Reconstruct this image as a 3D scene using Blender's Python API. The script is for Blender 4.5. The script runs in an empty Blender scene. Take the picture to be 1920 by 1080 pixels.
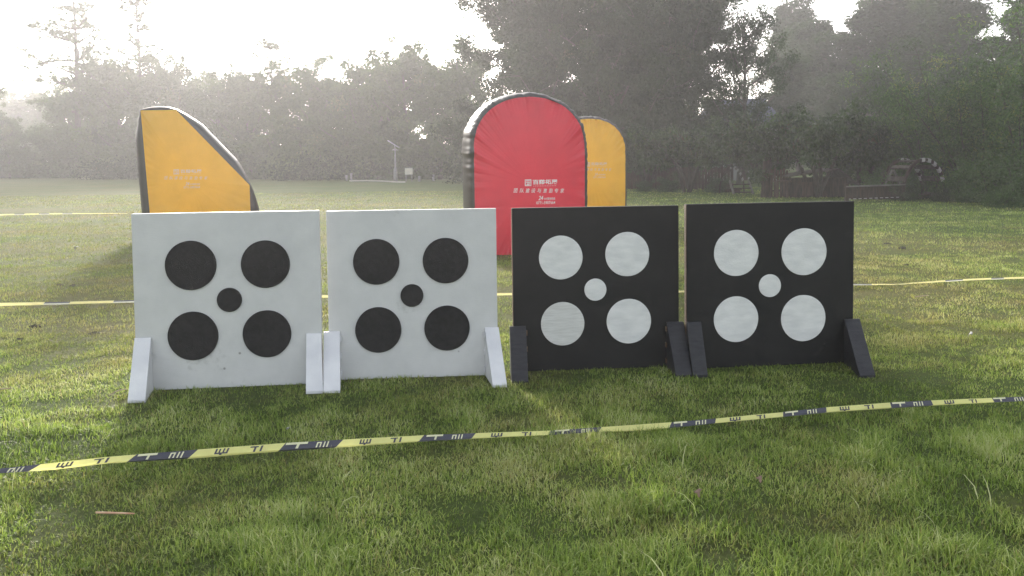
import bpy, math, random
import numpy as np
from mathutils import Vector, Matrix
from mathutils.bvhtree import BVHTree

random.seed(7)
S = bpy.context.scene
COL = S.collection
R = math.radians

# ------------------------------------------------------------------ camera
F, PPY, HZ, ROLL, CAMH = 1490.0, 370.0, 300.0, 0.012, 1.53      # in pixels of the 1920 wide photograph
PITCH = math.atan((PPY - HZ) / F)
CAM = np.array([0.0, 0.0, CAMH])
M3 = Matrix.Rotation(math.pi / 2 - PITCH, 3, 'X') @ Matrix.Rotation(-ROLL, 3, 'Z')
cd = bpy.data.cameras.new('camera')
cam = bpy.data.objects.new('camera', cd)
COL.objects.link(cam)
cam.matrix_world = Matrix.Translation((0, 0, CAMH)) @ M3.to_4x4()
cd.sensor_width = 36.0
cd.lens = 36.0 * F / 1920.0
cd.shift_y = (PPY - 540.0) / 1920.0
cd.clip_start, cd.clip_end = 0.1, 2000
S.camera = cam
MN = np.array(M3)


def ray(px, py):
    return MN @ np.array([(px - 960) / F, -(py - PPY) / F, -1.0])


def at(px, py, z=0.0):
    """Point at height z seen at a pixel."""
    d = ray(px, py)
    return CAM + d * (z - CAMH) / d[2]


def atY(px, py, Y):
    d = ray(px, py)
    return CAM + d * Y / d[1]


# ------------------------------------------------------------------ light
SUN_AZ, SUN_EL = R(-17.5), R(14.5)                             # from +Y, towards +X
SUN_STRENGTH, SKY_STRENGTH, EXPOSURE, HAZE = 2.1, 0.15, 1.72, 0.0017
w = bpy.data.worlds.new("World")
S.world = w
w.use_nodes = True
nt = w.node_tree
sky = nt.nodes.new('ShaderNodeTexSky')
sky.sky_type = 'NISHITA'
sky.sun_disc = False
sky.sun_elevation = SUN_EL
sky.sun_rotation = SUN_AZ
sky.air_density, sky.dust_density, sky.ozone_density = 1.0, 3.0, 1.0
bg = nt.nodes['Background']
pale = nt.nodes.new('ShaderNodeHueSaturation')              # thin overcast: the sky's colour is washed out
pale.inputs['Saturation'].default_value = 0.33
nt.links.new(sky.outputs[0], pale.inputs['Color'])
nt.links.new(pale.outputs[0], bg.inputs[0])
bg.inputs[1].default_value = SKY_STRENGTH
sl = bpy.data.lights.new('sun', 'SUN')
sl.energy, sl.angle, sl.color = SUN_STRENGTH, R(6.0), (1.0, 0.92, 0.81)   # the haze softens the disc
sun = bpy.data.objects.new('sun', sl)
COL.objects.link(sun)
sdir = Vector((math.sin(SUN_AZ) * math.cos(SUN_EL), math.cos(SUN_AZ) * math.cos(SUN_EL), math.sin(SUN_EL)))
sun.rotation_euler = sdir.to_track_quat('Z', 'Y').to_euler()
sun.location = (-20, 60, 40)
vs = S.view_settings
vs.view_transform, vs.look, vs.exposure, vs.gamma, vs.use_curve_mapping = 'Standard', 'None', EXPOSURE, 1.0, False
S.render.engine = 'CYCLES'
cy = S.cycles
cy.max_bounces, cy.diffuse_bounces, cy.glossy_bounces = 6, 3, 2
cy.transmission_bounces, cy.volume_bounces, cy.transparent_max_bounces = 4, 1, 8
cy.caustics_reflective = cy.caustics_refractive = False
cy.use_denoising = True
cy.use_adaptive_sampling = True
cy.adaptive_threshold = 0.02


# ------------------------------------------------------------------ helpers
def tag(o, label=None, cat=None, group=None, kind=None):
    if label: o['label'] = label
    if cat: o['category'] = cat
    if group: o['group'] = group
    if kind: o['kind'] = kind
    return o


def link(o, parent=None):
    COL.objects.link(o)
    if parent: o.parent = parent
    return o


def empty(name, loc=(0, 0, 0), rz=0.0, scale=None):
    o = bpy.data.objects.new(name, None)
    o.empty_display_size = 0.2
    o.location = loc
    o.rotation_euler = (0, 0, rz)
    if scale is not None: o.scale = scale
    return link(o)


def np_mesh(name, V, Fc, mats=(), midx=None, smooth=False, attrs=None):
    """Mesh from numpy vertices and faces; faces is an (n,k) array or a list of lists."""
    me = bpy.data.meshes.new(name)
    V = np.asarray(V, dtype=np.float32)
    if isinstance(Fc, np.ndarray):
        n, k = Fc.shape
        loops = Fc.astype(np.int32).ravel()
        starts = np.arange(0, n * k, k, dtype=np.int32)
    else:
        n = len(Fc)
        loops = np.array([i for f in Fc for i in f], dtype=np.int32)
        lens = np.array([len(f) for f in Fc], dtype=np.int32)
        starts = np.concatenate([[0], np.cumsum(lens)[:-1]]).astype(np.int32)
    me.vertices.add(len(V))
    me.vertices.foreach_set('co', V.ravel())
    me.loops.add(len(loops))
    me.loops.foreach_set('vertex_index', loops)
    me.polygons.add(n)
    me.polygons.foreach_set('loop_start', starts)
    for m in mats: me.materials.append(m)
    if midx is not None: me.polygons.foreach_set('material_index', np.asarray(midx, dtype=np.int32))
    me.polygons.foreach_set('use_smooth', np.full(n, bool(smooth)))
    if attrs:
        for an, av in attrs.items():
            a = me.attributes.new(an, 'FLOAT', 'POINT')
            a.data.foreach_set('value', np.asarray(av, dtype=np.float32))
    me.update(calc_edges=True)
    return me


class MB:
    """Collects shapes that become ONE mesh object."""
    def __init__(self): self.V, self.F, self.I = [], [], []

    def add(self, V, Fc, mi=0):
        o = len(self.V)
        self.V += [tuple(map(float, v)) for v in V]
        self.F += [[i + o for i in f] for f in Fc]
        self.I += [mi] * len(Fc)

    def hull8(self, b, t, mi=0):
        """Four bottom points and four top points in the same winding."""
        self.add(list(b) + list(t), [[3, 2, 1, 0], [4, 5, 6, 7]] + [[i, (i + 1) % 4, 4 + (i + 1) % 4, 4 + i] for i in range(4)], mi)

    def box(self, c, s, rz=0.0, mi=0):
        x, y, z = s[0] / 2, s[1] / 2, s[2] / 2
        q = [(-x, -y), (x, -y), (x, y), (-x, y)]
        ca, sa = math.cos(rz), math.sin(rz)
        q = [(c[0] + a * ca - b * sa, c[1] + a * sa + b * ca) for a, b in q]
        self.hull8([(a, b, c[2] - z) for a, b in q], [(a, b, c[2] + z) for a, b in q], mi)

    def bar(self, p, q, wx, wy, mi=0, up=(0, 0, 1)):
        p, q = Vector(p), Vector(q)
        d = (q - p).normalized()
        u = Vector(up)
        if abs(d.dot(u)) > 0.95: u = Vector((0, 1, 0))
        s = d.cross(u).normalized(); u = s.cross(d).normalized()
        o = [(-wx / 2, -wy / 2), (wx / 2, -wy / 2), (wx / 2, wy / 2), (-wx / 2, wy / 2)]
        self.hull8([p + s * a + u * b for a, b in o], [q + s * a + u * b for a, b in o], mi)

    def tube(self, pts, rad, n=8, mi=0):
        V, Fc = tube_np(np.array(pts, float), np.array(rad, float), n)
        self.add(V, Fc.tolist() + [list(range(n))[::-1], list(range(len(V) - n, len(V)))], mi)

    def build(self, name, mats, parent=None, bevel=0.0, smooth=False, seg=2):
        if not isinstance(mats, (list, tuple)): mats = [mats]
        me = np_mesh(name, self.V, self.F, mats, self.I, smooth)
        if bevel:
            import bmesh
            bm = bmesh.new(); bm.from_mesh(me)
            bmesh.ops.remove_doubles(bm, verts=bm.verts, dist=1e-5)
            bmesh.ops.recalc_face_normals(bm, faces=bm.faces)
            ed = [e for e in bm.edges if len(e.link_faces) == 2 and e.calc_face_angle(0) > 0.5]
            bmesh.ops.bevel(bm, geom=ed, offset=bevel, segments=seg, affect='EDGES', clamp_overlap=True, profile=0.6)
            bm.to_mesh(me); bm.free()
        o = bpy.data.objects.new(name, me)
        return link(o, parent)


def tube_np(P, r, n=6):
    T = np.gradient(P, axis=0)
    T /= np.linalg.norm(T, axis=1)[:, None] + 1e-9
    up = np.where(np.abs(T[:, 2:3]) > 0.9, [[1.0, 0, 0]], [[0, 0, 1.0]])
    A = np.cross(T, up); A /= np.linalg.norm(A, axis=1)[:, None] + 1e-9
    B = np.cross(T, A)
    a = np.linspace(0, 2 * np.pi, n, endpoint=False)
    V = P[:, None] + r[:, None, None] * (np.cos(a)[None, :, None] * A[:, None] + np.sin(a)[None, :, None] * B[:, None])
    m = len(P)
    i = np.arange(m - 1)[:, None] * n
    j = np.arange(n)[None]
    j2 = (j + 1) % n
    Fc = np.stack([i + j, i + j2, i + n + j2, i + n + j], -1).reshape(-1, 4)
    return V.reshape(-1, 3), Fc


def vnoise(x, y, seed=0, scale=1.0):
    """Smooth value noise in 0..1."""
    rg = np.random.RandomState(seed)
    tab = rg.rand(256, 256)
    x, y = np.asarray(x) / scale + 71.3, np.asarray(y) / scale + 37.7
    xi, yi = np.floor(x).astype(int), np.floor(y).astype(int)
    fx, fy = x - xi, y - yi
    fx, fy = fx * fx * (3 - 2 * fx), fy * fy * (3 - 2 * fy)
    g = lambda a, b: tab[a % 256, b % 256]
    return (g(xi, yi) * (1 - fx) + g(xi + 1, yi) * fx) * (1 - fy) + (g(xi, yi + 1) * (1 - fx) + g(xi + 1, yi + 1) * fx) * fy


# ------------------------------------------------------------------ materials
def new_mat(name):
    m = bpy.data.materials.new(name)
    m.use_nodes = True
    t = m.node_tree
    return m, t, t.nodes['Principled BSDF'], t.links.new


def N(t, kind, **kw):
    n = t.nodes.new(kind)
    for k, v in kw.items():
        if k.startswith('i_'):
            key = k[2:]
            n.inputs[int(key) if key.isdigit() else key].default_value = v
        else:
            setattr(n, k, v)
    return n


def ramp(t, fac, stops):
    r = t.nodes.new('ShaderNodeValToRGB')
    e = r.color_ramp.elements
    while len(e) < len(stops): e.new(0.5)
    for q, (p, c) in zip(e, stops):
        q.position = p
        q.color = (*c, 1) if len(c) == 3 else c
    t.links.new(fac, r.inputs[0])
    return r.outputs[0]


def noisy(name, c1, c2, scale=8.0, rough=0.6, bump=0.0, bscale=60.0, detail=5.0, stretch=(1, 1, 1), spec=0.4, trans=0.0, lo=0.35, hi=0.65):
    m, t, b, L = new_mat(name)
    tc = N(t, 'ShaderNodeTexCoord')
    mp = N(t, 'ShaderNodeMapping'); mp.inputs['Scale'].default_value = stretch
    L(tc.outputs['Object'], mp.inputs[0])
    n = N(t, 'ShaderNodeTexNoise', i_Scale=scale, i_Detail=detail)
    L(mp.outputs[0], n.inputs['Vector'])
    c = ramp(t, n.outputs[0], [(lo, c1), (hi, c2)])
    L(c, b.inputs['Base Color'])
    b.inputs['Roughness'].default_value = rough
    b.inputs['Specular IOR Level'].default_value = spec
    if bump:
        n2 = N(t, 'ShaderNodeTexNoise', i_Scale=bscale, i_Detail=4.0)
        L(mp.outputs[0], n2.inputs['Vector'])
        bp = N(t, 'ShaderNodeBump', i_Strength=bump, i_Distance=0.01)
        L(n2.outputs[0], bp.inputs['Height'])
        L(bp.outputs[0], b.inputs['Normal'])
    if trans:
        tr = N(t, 'ShaderNodeBsdfTranslucent')
        L(c, tr.inputs[0])
        mx = N(t, 'ShaderNodeMixShader', i_0=trans)
        L(b.outputs[0], mx.inputs[1]); L(tr.outputs[0], mx.inputs[2])
        L(mx.outputs[0], t.nodes['Material Output'].inputs[0])
    return m


def leaf_mat(name, dark, light, trans=0.3, warm=None, rough=0.45):
    """Leaf colour varies leaf by leaf through the attribute 'tint'."""
    m, t, b, L = new_mat(name)
    a = N(t, 'ShaderNodeAttribute', attribute_name='tint')
    st = [(0.0, dark), (0.8, light)]
    if warm: st.append((1.0, warm))
    c = ramp(t, a.outputs['Fac'], st)
    L(c, b.inputs['Base Color'])
    b.inputs['Roughness'].default_value = rough
    b.inputs['Specular IOR Level'].default_value = 0.35 if rough < 0.6 else 0.1
    tr = N(t, 'ShaderNodeBsdfTranslucent')
    hs = N(t, 'ShaderNodeHueSaturation', i_Value=1.3, i_Saturation=1.1)
    L(c, hs.inputs['Color']); L(hs.outputs[0], tr.inputs[0])
    mx = N(t, 'ShaderNodeMixShader', i_0=trans)
    L(b.outputs[0], mx.inputs[1]); L(tr.outputs[0], mx.inputs[2])
    L(mx.outputs[0], t.nodes['Material Output'].inputs[0])
    return m


def lawn_group():
    """Where the lawn is green and where it is dry: shared by the soil sheet and the blades."""
    g = bpy.data.node_groups.new('lawn_colour', 'ShaderNodeTree')
    g.interface.new_socket('Dry', in_out='OUTPUT', socket_type='NodeSocketFloat')
    g.interface.new_socket('Patch', in_out='OUTPUT', socket_type='NodeSocketFloat')
    out = g.nodes.new('NodeGroupOutput')
    L = g.links.new
    ge = g.nodes.new('ShaderNodeNewGeometry')
    sp = g.nodes.new('ShaderNodeSeparateXYZ'); L(ge.outputs['Position'], sp.inputs[0])
    cx = g.nodes.new('ShaderNodeCombineXYZ'); L(sp.outputs[0], cx.inputs[0]); L(sp.outputs[1], cx.inputs[1])
    def noise(sc, det, rough=0.6):
        n = g.nodes.new('ShaderNodeTexNoise')
        n.inputs['Scale'].default_value, n.inputs['Detail'].default_value, n.inputs['Roughness'].default_value = sc, det, rough
        L(cx.outputs[0], n.inputs['Vector']); return n.outputs[0]
    def math_(op, a, b=None, clamp=False):
        n = g.nodes.new('ShaderNodeMath'); n.operation = op; n.use_clamp = clamp
        for i, v in enumerate((a, b)):
            if v is None: continue
            if isinstance(v, (int, float)): n.inputs[i].default_value = v
            else: L(v, n.inputs[i])
        return n.outputs[0]
    def mapr(v, a, b, c, d):
        n = g.nodes.new('ShaderNodeMapRange')
        for i, q in enumerate((a, b, c, d)): n.inputs[i + 1].default_value = q
        n.interpolation_type = 'SMOOTHSTEP'
        L(v, n.inputs[0]); return n.outputs[0]
    y0 = mapr(sp.outputs[1], 4.8, 8.5, 0.0, 1.0)            # the play field behind the boards is drier
    xg = mapr(sp.outputs[0], 1.0, 9.0, 0.0, 1.0)            # lush again towards the huts
    yg = mapr(sp.outputs[1], 10.0, 21.0, 0.0, 1.0)
    lush = math_('MULTIPLY', xg, yg)
    yl = math_('MULTIPLY', mapr(sp.outputs[1], 26.0, 50.0, 0.0, 0.30), mapr(sp.outputs[0], -22.0, -8.0, 0.0, 1.0))
    big, mid, fine = noise(0.35, 4.0), noise(1.7, 5.0), noise(9.0, 3.0)
    s = math_('ADD', math_('MULTIPLY', big, 0.5), math_('ADD', math_('MULTIPLY', mid, 0.35), math_('MULTIPLY', fine, 0.15)))
    s = math_('MULTIPLY', math_('SUBTRACT', s, 0.5), 3.2)
    s = math_('ADD', s, math_('MULTIPLY', y0, 0.27))
    s = math_('SUBTRACT', s, math_('MULTIPLY', lush, 0.40))
    s = math_('SUBTRACT', s, yl)
    s = math_('ADD', s, 0.13, True)
    L(s, out.inputs[0]); L(mid, out.inputs[1])
    return g


LAWN = lawn_group()


def soil_material():
    m, t, b, L = new_mat('lawn_ground')
    gr = N(t, 'ShaderNodeGroup'); gr.node_tree = LAWN
    ge = N(t, 'ShaderNodeNewGeometry')
    n = N(t, 'ShaderNodeTexNoise', i_Scale=14.0, i_Detail=8.0, i_Roughness=0.75)
    L(ge.outputs['Position'], n.inputs['Vector'])
    green = ramp(t, n.outputs[0], [(0.3, (0.05, 0.075, 0.02)), (0.7, (0.12, 0.165, 0.04))])
    dry = ramp(t, n.outputs[0], [(0.3, (0.12, 0.10, 0.045)), (0.7, (0.21, 0.178, 0.07))])
    mx = N(t, 'ShaderNodeMix', data_type='RGBA')
    L(gr.outputs[0], mx.inputs['Factor']); L(green, mx.inputs[6]); L(dry, mx.inputs[7])
    L(mx.outputs[2], b.inputs['Base Color'])
    b.inputs['Roughness'].default_value = 0.9
    b.inputs['Specular IOR Level'].default_value = 0.1
    n2 = N(t, 'ShaderNodeTexNoise', i_Scale=22.0, i_Detail=6.0, i_Roughness=0.8)
    L(ge.outputs['Position'], n2.inputs['Vector'])
    bp = N(t, 'ShaderNodeBump', i_Strength=0.9, i_Distance=0.06)
    L(n2.outputs[0], bp.inputs['Height']); L(bp.outputs[0], b.inputs['Normal'])
    return m


def blade_material():
    m, t, b, L = new_mat('grass_blades')
    gr = N(t, 'ShaderNodeGroup'); gr.node_tree = LAWN
    a = N(t, 'ShaderNodeAttribute', attribute_name='tint')
    green = ramp(t, a.outputs['Fac'], [(0.0, (0.06, 0.10, 0.016)), (0.45, (0.20, 0.29, 0.052)), (0.9, (0.38, 0.45, 0.12)), (1.0, (0.60, 0.60, 0.36))])
    dry = ramp(t, a.outputs['Fac'], [(0.0, (0.12, 0.13, 0.035)), (0.35, (0.21, 0.19, 0.06)), (1.0, (0.42, 0.36, 0.15))])
    mx = N(t, 'ShaderNodeMix', data_type='RGBA')
    fa = N(t, 'ShaderNodeMath', operation='MULTIPLY_ADD', i_1=1.35, use_clamp=True)
    d2 = N(t, 'ShaderNodeAttribute', attribute_name='dry')
    L(gr.outputs[0], fa.inputs[0]); L(d2.outputs['Fac'], fa.inputs[2])
    L(fa.outputs[0], mx.inputs['Factor']); L(green, mx.inputs[6]); L(dry, mx.inputs[7])
    L(mx.outputs[2], b.inputs['Base Color'])
    b.inputs['Roughness'].default_value = 0.5
    b.inputs['Specular IOR Level'].default_value = 0.3
    tr = N(t, 'ShaderNodeBsdfTranslucent')
    hs = N(t, 'ShaderNodeHueSaturation', i_Value=1.4, i_Saturation=1.05)
    L(mx.outputs[2], hs.inputs['Color']); L(hs.outputs[0], tr.inputs[0])
    ms = N(t, 'ShaderNodeMixShader', i_0=0.4)
    L(b.outputs[0], ms.inputs[1]); L(tr.outputs[0], ms.inputs[2])
    L(ms.outputs[0], t.nodes['Material Output'].inputs[0])
    return m


# ------------------------------------------------------------------ ground and lawn
def gz(x, y):
    x, y = np.asarray(x, float), np.asarray(y, float)
    u = (vnoise(x, y, 3, 1.6) - 0.5) * 0.05 + (vnoise(x, y, 4, 5.0) - 0.5) * 0.06
    d = np.maximum(np.maximum(-2.9 - x, x - 2.9), np.maximum(4.7 - y, y - 6.2))
    k = np.clip(d / 0.8, 0, 1)
    far = np.clip((40 - y) / 20, 0.25, 1)
    return u * k * far


def axis(lo, hi, a, b, fine, coarse):
    return np.concatenate([np.linspace(lo, a, coarse, endpoint=False), np.arange(a, b, fine), np.linspace(b, hi, coarse)])


xs, ys = axis(-230, 230, -14, 14, 0.2, 30), axis(-40, 250, 1.5, 24, 0.2, 50)
X, Y = np.meshgrid(xs, ys)
GV = np.stack([X, Y, gz(X, Y)], -1).reshape(-1, 3)
nx, ny = len(xs), len(ys)
ii, jj = np.meshgrid(np.arange(nx - 1), np.arange(ny - 1))
q = (jj * nx + ii).ravel()
ground = link(bpy.data.objects.new('ground', np_mesh('ground', GV, np.stack([q, q + 1, q + nx + 1, q + nx], -1), [soil_material()], smooth=True)))
tag(ground, 'wide flat lawn of patchy green and dry grass', 'ground', kind='structure')

# the four boards: front bottom corners in the photograph, then what they measure
BOARDS = [dict(BL=(257, 733), BR=(605.5, 719), h=1.20), dict(BL=(618.5, 713), BR=(934, 703), h=1.19),
          dict(BL=(964, 697), BR=(1273, 687), h=1.185), dict(BL=(1288, 692), BR=(1599, 679), h=1.197)]


def grass(seed=11):
    rg = np.random.RandomState(seed)
    out_V, out_F, out_t, out_d, base = [], [], [], [], 0
    #       y0   y1   density seg  height        width
    bands = [(2.3, 4.3, 12000, 3, (0.019, 0.044), 0.0046),
             (4.3, 7.2, 6800, 2, (0.019, 0.042), 0.0052),
             (7.2, 12.0, 1900, 2, (0.022, 0.045), 0.0064),
             (12.0, 21.0, 480, 1, (0.03, 0.06), 0.011),
             (21.0, 40.0, 110, 1, (0.035, 0.07), 0.020)]
    for y0, y1, dens, seg, (h0, h1), wd in bands:
        hw1 = 0.66 * y1 + 2.3
        n = int(dens * (y1 - y0) * 2 * hw1)
        x, y = rg.uniform(-hw1, hw1, n), rg.uniform(y0, y1, n)
        ok = np.abs(x) < 0.66 * y + 2.3
        x, y = x[ok], y[ok]
        cl = vnoise(x, y, 21, 0.16) * 0.55 + vnoise(x, y, 22, 0.45) * 0.45          # tufts
        keep = rg.rand(len(x)) < np.clip(0.42 + 1.6 * (cl - 0.25), 0.40, 1)
        for bd in BOARDS:
            a, b = at(*bd['BL']), at(*bd['BR'])
            d = (b - a) / np.linalg.norm(b - a)
            u = (x - a[0]) * d[0] + (y - a[1]) * d[1]
            v = -(x - a[0]) * d[1] + (y - a[1]) * d[0]
            L_ = np.linalg.norm(b - a)
            keep &= ~((u > -0.01) & (u < L_ + 0.01) & (v > -0.012) & (v < 0.05))
            keep &= ~((u > 0.0) & (u < 0.08) & (v > -0.30) & (v < 0.05))
            keep &= ~((u > L_ - 0.09) & (u < L_ + 0.03) & (v > -0.30) & (v < 0.05))
        x, y, cl = x[keep], y[keep], cl[keep]
        n = len(x)
        big = np.clip((vnoise(x, y, 23, 0.7) * 0.6 + vnoise(x, y, 24, 0.22) * 0.4 - 0.52) / 0.2, 0, 1)
        big *= np.clip((5.2 - y) / 1.0, 0.12, 1)
        h = rg.uniform(h0, h1, n) * (0.45 + 0.95 * cl) * (1 + 1.1 * big)
        az = rg.uniform(0, 2 * np.pi, n) + 2.0 * vnoise(x, y, 25, 0.3)
        lean = np.clip(rg.normal(0.85, 0.42, n), 0.05, 1.7)
        wd_ = wd * rg.uniform(0.7, 1.35, n)
        # a few long arching stalks
        st = (rg.rand(n) < 0.0007) & (y < 4.4)
        h = np.where(st, rg.uniform(0.07, 0.17, n), h); lean = np.where(st, rg.uniform(0.8, 1.6, n), lean)
        dx, dy = np.cos(az), np.sin(az)
        fa = az + np.pi / 2 + rg.normal(0, 0.5, n)
        sx, sy = np.cos(fa), np.sin(fa)
        z0 = gz(x, y) - 0.004
        rows = []
        for k in range(seg + 1):
            s = k / seg
            bend = lean * s
            r_ = h * s * np.sin(bend * 0.8); zz = h * s * np.cos(bend * 0.75)
            cxp, cyp, czp = x + dx * r_, y + dy * r_, z0 + zz
            if k < seg:
                wk = wd_ * (1 - 0.55 * s) / 2
                rows.append(np.stack([cxp - sx * wk, cyp - sy * wk, czp], -1))
                rows.append(np.stack([cxp + sx * wk, cyp + sy * wk, czp], -1))
            else:
                rows.append(np.stack([cxp, cyp, czp], -1))
        nv = len(rows)
        V = np.stack(rows, 1).reshape(-1, 3)
        bi = base + np.arange(n) * nv
        tri = []
        for k in range(seg - 1):
            a = bi + 2 * k
            tri += [np.stack([a, a + 1, a + 3], -1), np.stack([a, a + 3, a + 2], -1)]
        a = bi + 2 * (seg - 1)
        tri.append(np.stack([a, a + 1, a + 2], -1))
        tint = np.clip(0.06 + rg.beta(1.5, 1.6, n) * 0.86 + 0.35 * (vnoise(x, y, 27, 0.35) - 0.35), 0, 0.93)
        tint = np.clip(tint + 0.75 * (cl - 0.5) + 0.30 * (vnoise(x, y, 31, 0.9) - 0.5), 0, 0.95)
        tint *= np.clip(1.0 - (y - 6.5) * 0.05, np.where(x > 3.5, 1.0, 0.75), 1)
        tint = np.where(st, 0.97, tint)
        dry = np.where(rg.rand(n) < 0.055, 0.8, rg.normal(-0.05, 0.14, n)) - 0.35 * big
        out_V.append(V); out_F += tri
        out_t.append(np.repeat(tint, nv)); out_d.append(np.repeat(dry, nv))
        base += n * nv
    me = np_mesh('grass', np.concatenate(out_V), np.concatenate(out_F), [blade_material()], attrs={'tint': np.concatenate(out_t), 'dry': np.concatenate(out_d)})
    o = link(bpy.data.objects.new('grass', me))
    tag(o, 'short patchy green and straw coloured grass covering the lawn', 'grass', kind='stuff')


grass()

# pale footpath at the far edge of the lawn
pm = MB()
pp = [(at(px, py), at(px, py + 2.3)) for px, py in ((655, 338.5), (690, 338.2), (715, 338.8), (735, 340.2), (760, 341))]
for (a, b), (c, d) in zip(pp, pp[1:]):
    pm.add([b + [0, 0, .03], d + [0, 0, .03], c + [0, 0, .03], a + [0, 0, .03]], [[0, 1, 2, 3]])
tag(pm.build('path', noisy('path_gravel', (0.45, 0.42, 0.36), (0.6, 0.57, 0.5))), 'short pale path along the far edge of the lawn', 'path', kind='structure')

# ------------------------------------------------------------------ target boards
def board_paint(name, c1, c2, stain, rough=0.55):
    m, t, b, L = new_mat(name)
    tc = N(t, 'ShaderNodeTexCoord')
    oi = N(t, 'ShaderNodeObjectInfo')
    off = N(t, 'ShaderNodeVectorMath', operation='MULTIPLY_ADD'); off.inputs[1].default_value = (7.3, 3.1, 5.7)
    L(oi.outputs['Location'], off.inputs[0]); L(tc.outputs['Object'], off.inputs[2])
    n = N(t, 'ShaderNodeTexNoise', i_Scale=5.0, i_Detail=8.0, i_Roughness=0.65)
    L(off.outputs[0], n.inputs['Vector'])
    c = ramp(t, n.outputs[0], [(0.35, c1), (0.65, c2)])
    n2 = N(t, 'ShaderNodeTexNoise', i_Scale=2.3, i_Detail=10.0, i_Roughness=0.75)
    L(off.outputs[0], n2.inputs['Vector'])
    k = ramp(t, n2.outputs[0], [(0.62, (0, 0, 0)), (0.80, (1, 1, 1))])
    vo = N(t, 'ShaderNodeTexVoronoi', i_Scale=4.0)
    L(off.outputs[0], vo.inputs['Vector'])
    sp = ramp(t, vo.outputs['Distance'], [(0.022, (1, 1, 1)), (0.042, (0, 0, 0))])
    some = N(t, 'ShaderNodeMath', operation='GREATER_THAN', i_1=0.3)
    L(vo.outputs['Color'], some.inputs[0])
    sq = N(t, 'ShaderNodeMath', operation='MULTIPLY')
    L(sp, sq.inputs[0]); L(some.outputs[0], sq.inputs[1])
    ad = N(t, 'ShaderNodeMix', data_type='RGBA', blend_type='ADD', i_0=1.0)
    L(k, ad.inputs[6]); L(sq.outputs[0], ad.inputs[7])
    mx = N(t, 'ShaderNodeMix', data_type='RGBA')
    L(ad.outputs[2], mx.inputs[0]); L(c, mx.inputs[6]); mx.inputs[7].default_value = (*stain, 1)
    L(mx.outputs[2], b.inputs['Base Color'])
    b.inputs['Roughness'].default_value = rough
    b.inputs['Specular IOR Level'].default_value = 0.3
    mp = N(t, 'ShaderNodeMapping'); mp.inputs['Scale'].default_value = (6, 60, 60)
    L(tc.outputs['Object'], mp.inputs[0])
    n3 = N(t, 'ShaderNodeTexNoise', i_Scale=3.0, i_Detail=6.0)
    L(mp.outputs[0], n3.inputs['Vector'])
    bp = N(t, 'ShaderNodeBump', i_Strength=0.25, i_Distance=0.004)
    L(n3.outputs[0], bp.inputs['Height']); L(bp.outputs[0], b.inputs['Normal'])
    return m


WHITE = board_paint('white_painted_board', (0.54, 0.54, 0.545), (0.60, 0.598, 0.60), (0.27, 0.265, 0.26))
BLACK = board_paint('black_painted_board', (0.006, 0.006, 0.007), (0.011, 0.011, 0.012), (0.022, 0.021, 0.021), 0.7)
DISC_B = noisy('dark_foam', (0.012, 0.012, 0.013), (0.021, 0.021, 0.023), 30, 0.8, 0.3, 200, spec=0.2)
DISC_W = noisy('chalky_white_paint', (0.62, 0.62, 0.62), (0.74, 0.735, 0.73), 4.0, 0.7, 0.25, 30, stretch=(2, 5, 5), spec=0.2)
DISC_D = noisy('dirty_white_paint', (0.55, 0.545, 0.53), (0.66, 0.655, 0.64), 3.0, 0.7, 0.3, 25, stretch=(4, 30, 30), spec=0.2)
RAW = noisy('raw_brown_timber', (0.09, 0.055, 0.035), (0.17, 0.11, 0.07), 3.0, 0.8, 0.4, 30, stretch=(8, 8, 60))
LEG_W = noisy('white_painted_leg', (0.60, 0.60, 0.63), (0.70, 0.70, 0.72), 6.0, 0.5, 0.12, 90)
LEG_B = noisy('black_painted_leg', (0.012, 0.012, 0.016), (0.026, 0.026, 0.031), 10.0, 0.5, 0.35, 80, stretch=(1, 1, 6))

DISCS = [[(358, 497.5, 48), (498, 495, 45.7), (362.5, 629.5, 47.3), (501, 625.5, 45.3), (430.5, 562, 23.4)],
         [(705.6, 490.7, 43.3), (835.5, 488.4, 42.8), (709.5, 618.3, 43.2), (838.3, 614.8, 42.4), (772.5, 553.7, 21.4)],
         [(1051.4, 482.8, 40.8), (1176, 476.4, 41), (1055, 607, 40.6), (1179, 602, 41.4), (1116.3, 543, 20.6)],
         [(1380.3, 474.3, 41.6), (1507.3, 471.9, 42), (1380, 598.5, 41.4), (1505.9, 596.4, 41.5), (1443.3, 535.5, 20.6)]]
# each leg: top edge left/right on the board, then front foot left/right, in pixels
LEGS = [[((253.5, 633), (284.5, 633), (239.5, 756), (272.5, 755)), ((574.7, 624.6), (602.7, 624.6), (573.5, 739), (606, 737.5))],
        [((607, 621), (637.6, 621), (606.5, 737.5), (638, 737)), ((908.7, 614.8), (934.7, 612), (924, 727.6), (950.7, 725.6))],
        [((955, 610.5), (985.8, 611.5), (959.4, 719), (991, 719.5)), ((1249, 602.7), (1281, 602.7), (1267, 708), (1298, 707.5))],
        [((1286.4, 602.7), (1313.5, 602.7), (1298.7, 708), (1327.5, 707.5)), ((1581.8, 597.4), (1610, 597.4), (1611.7, 709), (1641.6, 708))]]
LABELS = ['leftmost white board with black discs, before the yellow wedge',
          'smaller white board with black discs, between the leftmost white board and the black boards',
          'black board with white discs standing in front of the red arched bunker',
          'black board with white discs at the far right end of the row']
TH = 0.045
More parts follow.
